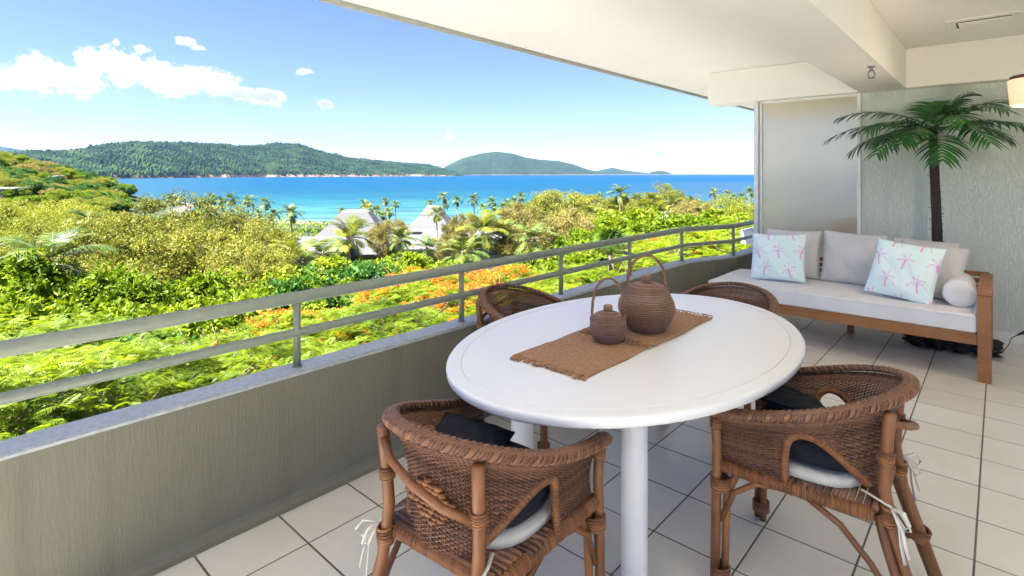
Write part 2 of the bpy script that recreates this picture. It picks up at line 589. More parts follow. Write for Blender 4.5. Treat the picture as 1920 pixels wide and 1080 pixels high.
# parapet following the balcony's bend
IN = [(-2.35, -9.5), (-2.35, 5.32), (-2.115, 5.98), (-2.115, 12.0)]
def offset(poly, d):
    out = []
    for i, p in enumerate(poly):
        a = Vector(poly[max(i - 1, 0)]); c_ = Vector(poly[min(i + 1, len(poly) - 1)]); pv = Vector(p)
        n1 = (pv - a).normalized() if i > 0 else (c_ - pv).normalized()
        n2 = (c_ - pv).normalized() if i < len(poly) - 1 else n1
        t = (n1 + n2).normalized()
        nn = Vector((-t.y, t.x))
        k = d / max(0.3, nn.dot(Vector((-n1.y, n1.x))))
        out.append((p[0] + nn.x * k, p[1] + nn.y * k))
    return out


def strip_prism(mb, inner, outer, z0, z1, mi=0):
    n = len(inner)
    vs = [(*p, z0) for p in inner] + [(*p, z0) for p in outer] + [(*p, z1) for p in inner] + [(*p, z1) for p in outer]
    fs = []
    for i in range(n - 1):
        fs += [(i, i + 1, 2 * n + i + 1, 2 * n + i), (n + i + 1, n + i, 3 * n + i, 3 * n + i + 1),
               (2 * n + i, 2 * n + i + 1, 3 * n + i + 1, 3 * n + i), (i + 1, i, n + i, n + i + 1)]
    fs += [(0, 2 * n, 3 * n, n), (n - 1, 2 * n - 1, 4 * n - 1, 3 * n - 1)]
    mb.add(vs, fs, mi, False)


par = empty('parapet_wall', (-2.41, 0.0, 0), label='low rendered grey beige balcony wall running under the railing', cat='wall')
def at_par(o):
    o.parent = par
    o.location = (2.41, 0, 0)
    return o
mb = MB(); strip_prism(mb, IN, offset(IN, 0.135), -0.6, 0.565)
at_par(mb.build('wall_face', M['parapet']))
mb = MB(); i2, o2 = offset(IN, -0.004), offset(IN, 0.139)
strip_prism(mb, i2, o2, 0.565, 0.576)
strip_prism(mb, offset(IN, 0.002), offset(IN, 0.133), 0.576, 0.580)
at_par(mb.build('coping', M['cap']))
mb = MB()
cv = [(0.0, 0.045), (-0.006, 0.022), (-0.02, 0.008), (-0.045, 0.002)]
for a, c_ in zip(cv[:-1], cv[1:]):
    A, B = offset(IN[:3], a[0] - 0.001), offset(IN[:3], c_[0] - 0.001)
    vs = [(*p, a[1]) for p in A] + [(*p, c_[1]) for p in B]
    mb.add(vs, [(i, i + 1, 3 + i + 1, 3 + i) for i in range(2)], 0, True)
at_par(mb.build('coving', M['parapet']))
for (px_, py_) in [(-2.35, 0.6)]:
    pass

# railing
RL = [(-2.42, -9.4), (-2.42, 5.30), (-2.405, 5.36), (-2.19, 5.96), (-2.172, 6.03), (-2.172, 11.8)]
rail = empty('railing', (-2.42, 0.0, 0.58), label='grey painted steel railing with two round rails on top of the low balcony wall', cat='railing')
def rail_part(name, mbx):
    o = mbx.build(name, M['rail'], rail)
    o.location = (2.42, 0, -0.58)
    return o
rail_part('top_rail', MB().tube([(x, y, 0.900) for x, y in RL], 0.0275, 16))
rail_part('mid_rail', MB().tube([(x, y, 0.738) for x, y in RL], 0.0195, 14))
pm = MB()
pm.tube([(0, 0, 0), (0, 0, 0.30)], 0.0165, 12)
pm.tube([(0, 0, 0), (0, 0, 0.004)], 0.024, 12)
pme = pm.mesh('post', M['rail'])
for (x, y) in [(-2.42, -1.8), (-2.42, -0.8), (-2.42, 0.2), (-2.42, 1.2), (-2.42, 2.23), (-2.42, 3.23), (-2.42, 4.23), (-2.42, 5.28), (-2.172, 6.03), (-2.172, 7.4), (-2.172, 8.8), (-2.172, 10.2)]:
    if abs(y - 0.2) < .01 : continue
    link('post', pme, rail, (x + 2.42, y, 0.0))

# ceiling, beams
mb = MB(); mb.box(-3.36, 4.2, -1.2, 12.5, 2.662, 3.0)
tag(mb.build('ceiling', M['ceiling']), kind='structure')
mb = MB(); mb.box(-3.372, -3.362, -1.2, 12.5, 2.625, 3.06); mb.box(-3.43, -3.374, -1.2, 12.5, 2.64, 2.86, bev=.006)
tag(mb.build('roof_edge', M['drip']), kind='structure')
mb = MB(); mb.box(-1.05, -0.665, -1.2, 6.335, 2.287, 2.660, bev=0.004)
mb.box(-0.672, -0.660, -1.2, 6.33, 2.279, 2.2865)
tag(mb.build('ceiling_beam', M['ceiling']), kind='structure')
mb = MB(); mb.box(-2.58, 2.2, 6.337, 6.66, 2.290, 2.660, bev=0.004)
tag(mb.build('end_beam', M['ceiling']), kind='structure')
# end wall
mb = MB(); mb.box(-1.045, 2.2, WALL_Y, WALL_Y + 0.2, -0.2, 2.2885)
ew = mb.build('end_wall', M['wall'])
tag(ew, 'pale green rendered end wall behind the sofa and the artificial palm', 'wall')
mb = MB(); mb.box(-1.04, 0.3, WALL_Y - 0.012, WALL_Y - 0.001, 0.0, 0.085, bev=0.002)
mb.build('skirting', M['tile'], ew)
# short facade wall on the room side (just beyond the right of the frame) that carries the lamp
mb = MB(); mb.box(0.34, 0.5, 4.50, 5.0, -0.2, 2.6615)
tag(mb.build('house_wall', M['white']), 'white painted room side wall beside the lamp', 'wall')

# privacy screen
scn = empty('privacy_screen', (-1.55, 6.46, 0), label='frosted glass privacy screen in pale metal frame left of the end wall', cat='screen')
def sp_(name, mbx, mat):
    o = mbx.build(name, mat, scn); o.location = (1.55, -6.46, 0); return o
sp_('frame_post', MB().box(-2.075, -2.030, 6.40, 6.47, 0.5805, 2.289, bev=.003), M['alu'])
sp_('frame_post', MB().box(-2.024, -1.995, 6.425, 6.475, 0.012, 2.289, bev=.002), M['alu'])
sp_('frame_post', MB().box(-1.078, -1.048, 6.425, 6.475, 0.012, 2.289, bev=.002), M['white'])
sp_('frame_rail', MB().box(-1.994, -1.079, 6.43, 6.472, 2.262, 2.289, bev=.002), M['white'])
sp_('frame_rail', MB().box(-1.994, -1.079, 6.43, 6.472, 0.012, 0.045, bev=.002), M['alu'])
sp_('glass_pane', MB().box(-1.992, -1.081, 6.448, 6.454, 0.047, 2.260), M['frost'])

# neighbour's balcony seen past and through the screen
nb = MB(); nb.box(-2.1, 2.2, 6.68, 14.0, -0.25, -0.004)
tag(nb.build('neighbour_floor', M['tile']), kind='structure')
nb = MB()
nb.box(-2.95, -2.26, 8.5, 11.5, 0.40, 0.62, bev=.01)
tag(nb.build('concrete_ledge', M['cap']), 'pale concrete ledge jutting out past the railing beside the screen', 'ledge')

# round backed lounge seat on the far side of the screen, a blurred shape through the glass
ls = empty('lounge_seat', (-1.22, 7.02, 0), 0, 'round backed dark seat blurred behind the frosted glass', 'chair')
g = MB()
for k_ in range(13):
    a = R(-10 + k_ * 200 / 12)
vs, fs = [], []
for t_k in range(2):
    for j_ in range(9):
        for i_ in range(25):
            a = PI * i_ / 24; rr = 0.36 * (j_ / 8) ** .5
            vs.append((rr * math.cos(a), -0.02 - .06 * t_k - 0.10 * (1 - (j_ / 8)) * (1 - t_k), 0.60 + rr * math.sin(a) * 1.0))
for t_k in range(2):
    for j_ in range(8):
        for i_ in range(24):
            a = t_k * 225 + j_ * 25 + i_
            fs.append((a, a + 1, a + 26, a + 25) if t_k else (a, a + 25, a + 26, a + 1))
g.add(vs, fs)
g.tube([(0.36 * math.cos(PI * i_ / 24), -0.05, 0.60 + 0.36 * math.sin(PI * i_ / 24)) for i_ in range(25)], 0.035, 8)
g.build('backrest', M['cane'], ls)
g = MB(); g.lathe([(0.001, 0.36), (0.34, 0.36), (0.38, 0.40), (0.38, 0.46), (0.34, 0.50), (0.001, 0.50)], 28, cy=0.30); g.build('seat', M['cane'], ls)
for sx_ in (-1, 1):
    for sy_ in (0.06, 0.54):
        g = MB(); g.tube([(0.26 * sx_, sy_, 0.0), (0.24 * sx_, sy_, 0.36)], 0.02, 8); g.build('leg', M['cane'], ls)

# ceiling vent
vt = empty('air_vent', (-0.09, 5.58, 2.662), label='white square air vent flush in the recessed ceiling', cat='vent')
vm = MB()
vm.box(-0.235, 0.235, -0.19, 0.19, -0.010, -0.0005, bev=.004)
vm.build('vent_frame', M['white'], vt)
vm = MB(); vm.box(-0.155, 0.155, -0.10, 0.10, -0.022, -0.013, bev=.003)
vm.box(-0.15, 0.15, -0.09, 0.09, -0.0128, -0.0102)
vm.build('vent_flap', M['ceiling'], vt)
vm = MB(); vm.box(-0.17, -0.158, -0.10, 0.10, -0.014, -0.0105); vm.box(-0.155, 0.155, -0.113, -0.103, -0.014, -0.0105)
vm.build('vent_slot', M['black_plastic'], vt)

# sprinkler hanging from the beam
spk = empty('fire_sprinkler', (-0.727, 4.88, 2.287), label='small chrome sprinkler hanging under the ceiling beam', cat='sprinkler')
s_ = MB().lathe([(0.002, 0), (0.030, -0.0005), (0.030, -0.004), (0.012, -0.012), (0.010, -0.03), (0.013, -0.034), (0.001, -0.036)][::-1], 14)
s_.build('escutcheon', M['chrome'], spk)
s_ = MB(); s_.tube([(0.010, 0, -0.03), (0.022, 0, -0.055), (0.020, 0, -0.075), (0.0, 0, -0.088), (-0.020, 0, -0.075), (-0.022, 0, -0.055), (-0.010, 0, -0.03)], 0.0045, 8)
s_.lathe([(0.001, -0.092), (0.022, -0.091), (0.022, -0.088), (0.001, -0.086)], 12)
s_.build('deflector', M['chrome'], spk)

# wall lamp, lit
lp = empty('wall_lamp', (0.160, 4.74, 1.99), label='lit cream drum wall lamp with a brown metal top by the ceiling corner', cat='lamp')
l_ = MB().lathe([(0.100, -0.085), (0.108, -0.086), (0.117, -0.078), (0.128, 0.070), (0.125, 0.080), (0.112, 0.084), (0.001, 0.084)][0:6], 40)
l_.build('lamp_shade', M['lamp'], lp)
l_ = MB().lathe([(0.001, 0.0845), (0.116, 0.0845), (0.118, 0.088), (0.118, 0.100), (0.108, 0.106), (0.001, 0.107)], 40)
l_.box(0.08, 0.179, -0.03, 0.03, 0.088, 0.104, bev=.002)
l_.build('lamp_cap', M['brown_metal'], lp)
ld_ = bpy.data.lights.new('lamp_light', 'POINT'); ld_.energy = 2.4; ld_.color = (1.0, 0.76, 0.52); ld_.shadow_soft_size = 0.08
lo_ = bpy.data.objects.new('lamp_light', ld_); COL.objects.link(lo_); lo_.parent = lp; lo_.location = (0, 0, -0.19)

# ================================================================== TABLE
TX, TY, TZ = -1.24, 2.222, 0.74
tb = empty('dining_table', (TX, TY, 0), label='large white oval resin table with a routed groove and round legs', cat='table')
A_, B_ = 0.662, 0.985
t_ = MB()
NS = 128
prof = [(0.0, 0.0), (-0.062, 0.0), (-0.0605, -0.0022), (-0.0575, -0.0022), (-0.056, 0.0), (-0.012, 0.0), (-0.005, -0.0025), (-0.0008, -0.008), (0, -0.014), (-0.002, -0.030), (-0.007, -0.036), (-0.03, -0.036)]
rings = []
for j, (dr, dz) in enumerate(prof):
    ring = []
    for k in range(NS):
        a = 2 * PI * k / NS
        if j == 0: ring.append((0, 0, 0)); continue
        ring.append(((A_ + dr) * math.cos(a), (B_ + dr) * math.sin(a), dz))
    rings.append(ring)
vs = [(0, 0, TZ)] + [(x, y, z + TZ) for r in rings[1:] for (x, y, z) in r] + [(0, 0, TZ - 0.036)]
fs = [(0, 1 + k, 1 + (k + 1) % NS) for k in range(NS)]
for j in range(len(prof) - 2):
    for k in range(NS):
        a, c_ = 1 + j * NS, 1 + (j + 1) * NS
        fs.append((a + k, c_ + k, c_ + (k + 1) % NS, a + (k + 1) % NS))
L_ = 1 + (len(prof) - 2) * NS
fs += [(L_ + (k + 1) % NS, L_ + k, len(vs) - 1) for k in range(NS)]
t_.add(vs, fs, 0, True)
t_.s = [not (i < NS * 6 or i >= NS * 10) for i in range(len(fs))]
top = t_.mesh('tabletop', [M['table'], M['groove']])
mi = np.zeros(len(fs), np.int32)
for j in (1, 2, 3)[1:2]:
    mi[NS + j * NS - 0: NS + (j + 1) * NS] = 0
mi[NS + 1 * NS - NS + NS: NS + 2 * NS] = 1
top.polygons.foreach_set('material_index', mi)
link('tabletop', top, tb)
lg = MB().lathe([(0.040, 0.0), (0.046, 0.004), (0.0475, 0.02), (0.0475, 0.60), (0.050, 0.70), (0.050, 0.7035)], 28)
lgm = lg.mesh('leg', M['table'])
for sx_ in (-1, 1):
    for sy_ in (-1, 1):
        link('leg', lgm, tb, (0.265 * sx_, 0.485 * sy_, 0))
ap = MB()
ap.box(-0.22, 0.22, -0.475, 0.475, 0.672, 0.7035, bev=.004)
ap.build('under_frame', M['table'], tb)

# woven mats
def mat_obj(x0, x1, y0, y1, z, label, fringe_near, fringe_far, skew=0.0, lift=0.0):
    root = empty('placemat', ((x0 + x1) / 2, (y0 + y1) / 2, z), label=label, cat='placemat', group='woven mats on the white table')
    g = MB()
    nx, ny = 16, 30
    w, d = x1 - x0, y1 - y0
    V = []
    for layer in (0.0032, 0.0004):
        for j in range(ny + 1):
            for i in range(nx + 1):
                uu, vv = i / nx - .5, j / ny - .5
                x = uu * w + 0.004 * math.sin(9 * vv + x0 * 7) + skew * vv
                y = vv * d + 0.004 * math.sin(7 * uu + y0 * 5)
                fold = 0.0035 * math.exp(-((vv + .12 - uu * .1) / 0.02) ** 2)
                up = lift * max(0, (-vv - .38)) / .12
                zz = layer + (fold + up + 0.0008 * math.sin(23 * uu) * math.sin(19 * vv) if layer > .002 else (up))
                V.append((x, y, max(zz, 0.0004)))
    K = (nx + 1) * (ny + 1)
    F = []
    for j in range(ny):
        for i in range(nx):
            a = j * (nx + 1) + i
            F.append((a, a + 1, a + nx + 2, a + nx + 1))
            F.append((K + a, K + a + nx + 1, K + a + nx + 2, K + a + 1))
    bd = [i for i in range(nx + 1)] + [j * (nx + 1) + nx for j in range(1, ny + 1)] + [ny * (nx + 1) + i for i in range(nx - 1, -1, -1)] + [j * (nx + 1) for j in range(ny - 1, 0, -1)]
    for a, c_ in zip(bd, bd[1:] + bd[:1]):
        F.append((a, K + a, K + c_, c_))
    g.add(V, F, 0, True)
    g.build('mat_body', M['jute'], root)
    for side, on in ((-1, fringe_near), (1, fringe_far)):
        if not on: continue
        f_ = MB()
        k = 0
        x = -w / 2 + 0.012
        while x < w / 2 - 0.008:
            ln = random.uniform(0.030, 0.052)
            for q in range(5):
                dxx = random.gauss(0, 0.008)
                bx_ = x + random.gauss(0, .003)
                z1_ = 0.003 + random.random() * 0.004
                y_ = side * d / 2
                if on == 'loop':
                    if q > 1: continue
                    pts = [(bx_ - .006, y_, .003), (bx_ - .012, y_ + side * .018, .006), (bx_, y_ + side * .03, .009), (bx_ + .010, y_ + side * .018, .006), (bx_ + .004, y_, .003)]
                    f_.tube(pts, 0.0018, 5)
                else:
                    pts = [(bx_, y_ - side * .004, .003), (bx_ + dxx * .3, y_ + side * ln * .35, z1_ + .002), (bx_ + dxx * .8, y_ + side * ln * .7, z1_), (bx_ + dxx * 1.4, y_ + side * ln, .0018)]
                    f_.tube(pts, [0.003, 0.004, 0.0034, 0.0016], 5)
            x += random.uniform(0.019, 0.027)
        f_.build('fringe', M['jute'], root)
    return root


m1 = mat_obj(-1.455, -1.093, 1.63, 2.25, TZ + 0.0005, 'brown jute mat under the small lidded basket, fringed towards the viewer', True, False)
m2 = mat_obj(-1.442, -1.078, 2.105, 2.70, TZ + 0.0045, 'brown jute mat under the large lidded basket, overlapping the nearer mat', True, 'loop')

# lidded baskets
def basket(name, loc, prof, lid, knob, handle, label, coil, hang):
    root = empty(name, loc, hang, label, 'basket', 'lidded baskets on the white table')
    # resample profile into coils
    P = np.array(prof)
    seg = np.r_[0, np.cumsum(np.hypot(*np.diff(P, axis=0).T))]
    nc = int(seg[-1] / coil)
    def ringprof(P, seg, nc, amp):
        pr = []
        for i in range(nc * 4 + 1):
            s = seg[-1] * i / (nc * 4)
            r = np.interp(s, seg, P[:, 0]); z = np.interp(s, seg, P[:, 1])
            a = amp * abs(math.sin(PI * i / 4))
            pr.append((r + a, z))
        return pr
    wob = lambda a, z: 0.006 * math.sin(3 * a + z * 40) + 0.004 * math.sin(7 * a - z * 90)
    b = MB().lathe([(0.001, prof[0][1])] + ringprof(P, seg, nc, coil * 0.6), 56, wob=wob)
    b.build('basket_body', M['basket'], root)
    Lp = np.array(lid); sg = np.r_[0, np.cumsum(np.hypot(*np.diff(Lp, axis=0).T))]
    b = MB().lathe(ringprof(Lp, sg, max(3, int(sg[-1] / coil)), coil * .45), 44, wob=wob)
    l = b.build('lid', M['basket'], root)
    b = MB().lathe(knob, 20, wob=lambda a, z: .05 * math.sin(5 * a))
    b.build('knob', M['basket'], l)
    # handle: two twisted reeds in an arch
    hw, z0, hh, hr = handle
    h_ = MB()
    for st in range(3):
        pts = []
        for i in range(61):
            t = i / 60
            ang = PI * t
            x = -hw * math.cos(ang) * (1 + .06 * math.sin(ang) * 1)
            z = z0 + hh * math.sin(ang) ** 0.82
            ph = t * 26 + st * 2 * PI / 3
            pts.append((x + hr * .45 * math.cos(ph), hr * .5 * math.sin(ph), z + hr * .45 * math.sin(ph) * 0.5))
        h_.tube(pts, hr * 0.72, 7)
    for s in (-1, 1):
        h_.lathe([(hr * .6, z0 - hr * 3.2), (hr * 1.7, z0 - hr * 2.6), (hr * 1.8, z0 + hr), (hr * .8, z0 + hr * 2)], 10, cx=s * hw)
    h_.build('handle', M['basket'], root)
    return root


basket('lidded_basket', (-1.272, 2.040, TZ + 0.0045),
       [(0.046, 0.0), (0.058, 0.003), (0.070, 0.028), (0.0755, 0.058), (0.073, 0.086), (0.062, 0.104), (0.052, 0.108)],
       [(0.056, 0.108), (0.057, 0.113), (0.046, 0.120), (0.030, 0.127), (0.016, 0.130), (0.001, 0.131)],
       [(0.014, 0.128), (0.019, 0.134), (0.0205, 0.145), (0.018, 0.154), (0.010, 0.158), (0.001, 0.158)],
       (0.071, 0.100, 0.172, 0.0058), 'small brown woven basket with lid and tall arched handle on the table', 0.0098, R(42 + 4))
basket('lidded_basket', (-1.222, 2.290, TZ + 0.0085),
       [(0.060, 0.0), (0.078, 0.003), (0.105, 0.045), (0.1235, 0.092), (0.1255, 0.108), (0.120, 0.135), (0.100, 0.175), (0.088, 0.193), (0.080, 0.196)],
       [(0.084, 0.196), (0.085, 0.201), (0.070, 0.208), (0.045, 0.216), (0.022, 0.221), (0.001, 0.222)],
       [(0.017, 0.219), (0.021, 0.226), (0.022, 0.246), (0.019, 0.252), (0.001, 0.253)],
       (0.086, 0.190, 0.155, 0.0068), 'large brown woven basket with lid and round handle, behind the small one', 0.0098, R(42 - 4))

# ================================================================== WICKER CHAIRS
def rim_pt(s):
    """horseshoe centre line, s 0..1 from the right arm end round the back to the left arm end"""
    st, ar = 0.27, PI * 0.285
    tot = 2 * st + ar
    d = s * tot
    if d < st:
        x, y = 0.256 + 0.012 * d / st, 0.27 - d
    elif d > st + ar:
        q = (d - st - ar)
        x, y = -(0.268 - 0.012 * q / st), q
    else:
        a = (d - st) / 0.285
        x, y = 0.268 * math.cos(a), -0.275 * math.sin(a)
    k = 0.5 - 0.5 * math.cos(2 * PI * s)
    z = 0.625 + 0.150 * k ** 0.8
    return Vector((x, y, z))


def base_pt(s):
    p = rim_pt(s)
    return Vector((p.x * 0.90, (p.y - 0.02) * 0.80 + 0.015 if p.y < 0 else p.y * 0.93 - 0.0, 0.435))


def shell(s, t):
    a, b = base_pt(s), rim_pt(s)
    p = a.lerp(b, t)
    out = Vector((b.x * 1.0, min(b.y, 0) * 1.0, 0))
    if out.length > 1e-4: out.normalize()
    p += out * (-0.022 * math.sin(PI * t) + 0.020 * max(0, t - 0.8) / 0.2)
    p.z -= 0.012 * max(0, t - 0.85) / 0.15
    return p


OPEN = [(0.040, 0.440), (0.040, 0.545), (0.028, 0.590), (-0.005, 0.618), (-0.045, 0.616), (-0.090, 0.588), (-0.140, 0.530), (-0.185, 0.470)]
def in_open(p):
    if p.y > 0.040 or p.y < -0.185: return False
    ys = [o[0] for o in OPEN][1:][::-1]
    zs = [o[1] for o in OPEN][1:][::-1]
    return p.z < np.interp(p.y, ys, zs)


NSK = 92
grid = [[shell(i / 220, j / 60) for j in range(61)] for i in range(221)]
def on_shell(sign, y, z):
    best, bp = 9, None
    for i in range(221):
        for j in range(61):
            p = grid[i][j]
            if p.x * sign < 0.12: continue
            d = (p.y - y) ** 2 + (p.z - z) ** 2
            if d < best: best, bp = d, p
    return bp.copy()


def build_chair_meshes():
    out = {}
    wk = MB()
    # vertical stakes
    for i in range(NSK + 1):
        s = i / NSK
        run = []
        for j in range(15):
            p = shell(s, j / 14)
            if in_open(p):
                if len(run) > 1: wk.tube(run, 0.0026, 5, cap=False)
                run = []
            else: run.append(p)
        if len(run) > 1: wk.tube(run, 0.0026, 5, cap=False)
    # wefts, over and under the stakes
    rows = 54
    per = 2
    for j in range(rows):
        t = (j + 0.5) / rows
        loose = 1.0
        run = []
        for i in range(NSK * per + 1):
            s = i / (NSK * per)
            p = shell(s, t)
            if in_open(p):
                if len(run) > 1: wk.tube(run, 0.00275, 4, cap=False)
                run = []
                continue
            e = 0.003
            tv = (shell(min(1, s + e), t) - shell(max(0, s - e), t)).normalized()
            nv = tv.cross(Vector((0, 0, 1))).normalized()
            if i % per == 0:
                ph = 1 if ((i // per) + j) % 2 == 0 else -1
                p = p + nv * (0.0050 * ph)
            run.append(p)
        if len(run) > 1: wk.tube(run, 0.0028, 4, cap=False)
    out['woven_shell'] = (wk.mesh('woven_shell', M['wicker']), 'stuff')
    # braided rim
    br = MB()
    N = 460
    turns = 25
    def frame(s):
        p = rim_pt(s)
        e = 0.002
        tv = (rim_pt(min(1, s + e)) - rim_pt(max(0, s - e))).normalized()
        o = tv.cross(Vector((0, 0, 1))).normalized()
        if o.dot(Vector((p.x, min(p.y, 0), 0))) < 0: o = -o
        return p, tv, o, tv.cross(o).normalized() if tv.cross(o).z > 0 else -tv.cross(o).normalized()
    for strand in range(3):
        for sub in range(4):
            pts, rad = [], []
            for i in range(N + 1):
                s = i / N
                p, tv, o, upv = frame(s)
                ph = 2 * PI * (turns * s) + strand * 2 * PI / 3
                big = 1.0
                q = p + o * (0.012 + 0.0185 * math.sin(ph)) + upv * (0.004 + 0.0085 * math.sin(2 * ph))
                q += (o * 0.35 + upv * -0.1 + tv * 0.9).normalized() * ((sub - 1.5) * 0.0052)
                q -= upv * 0.25 * (0.0145 * math.sin(ph))
                pts.append(q)
            br.tube(pts, 0.0040, 5)
    # wrapped ends of the arms
    for s in (0.0, 1.0):
        p, tv, o, upv = frame(s)
        br.lathe([(0.001, -0.016), (0.02, -0.014), (0.027, -0.004), (0.027, 0.006), (0.018, 0.015), (0.001, 0.017)], 14)
        k = len(br.v) - 14 * 6
        for q in range(k, len(br.v)):
            v0 = Vector(br.v[q]); br.v[q] = tuple(v0 + p + o * 0.012 + Vector((0, 0.004, 0)))
    out['braided_rim'] = (br.mesh('braided_rim', M['wicker']), None)
    # inner roll: close rows that carry the weave over the rim
    rl = MB()
    for j in range(6):
        pts = []
        for i in range(0, 301):
            s = i / 300
            p, tv, o, upv = frame(s)
            a = R(150 - j * 24)
            q = p + o * (0.010 + 0.018 * math.cos(a)) + upv * (0.000 + 0.013 * math.sin(a))
            q += upv * 0.0012 * math.sin(i * 1.9 + j * PI)
            pts.append(q)
        rl.tube(pts, 0.0040, 5)
    out['rolled_edge'] = (rl.mesh('rolled_edge', M['wicker']), None)
    # openings' cane edges
    for sg in (1, -1):
        pts = [on_shell(sg, y, z) for (y, z) in OPEN]
        # smooth
        P = []
        for a, b in zip(pts[:-1], pts[1:]):
            for q in range(5): P.append(a.lerp(b, q / 5))
        P.append(pts[-1])
        for _ in range(3):
            P = [P[0]] + [(P[i - 1] + P[i] * 2 + P[i + 1]) / 4 for i in range(1, len(P) - 1)] + [P[-1]]
        t_ = MB().tube(P, 0.0115, 10)
        # binding windings
        for i in range(0, len(P) - 1):
            d = (P[min(i + 1, len(P) - 1)] - P[i]); L = d.length
            dn = d.normalized()
            for q in range(3):
                c = P[i] + d * (q / 3)
                ref = dn.orthogonal().normalized(); r2 = dn.cross(ref)
                ring = [c + (ref * math.cos(2 * PI * k / 9) + r2 * math.sin(2 * PI * k / 9)) * 0.0125 + dn * 0.0 for k in range(9)]
                t_.tube(ring, 0.0016, 4, closed=True)
        out['opening_edge' + ('' if sg > 0 else '_b')] = (t_.mesh('opening_edge', M['wrap']), None)
    return out


CH = build_chair_meshes()


def bound(mbx, p, d, r, n=5, w=0.004):
    """a few turns of binding round a cane"""
    d = Vector(d).normalized()
    ref = d.orthogonal().normalized(); r2 = d.cross(ref)
    for k in range(n):
        c = Vector(p) + d * ((k - n / 2) * w * 1.9)
        ring = [c + (ref * math.cos(2 * PI * q / 12) + r2 * math.sin(2 * PI * q / 12)) * r for q in range(12)]
        mbx.tube(ring, w, 4, closed=True)


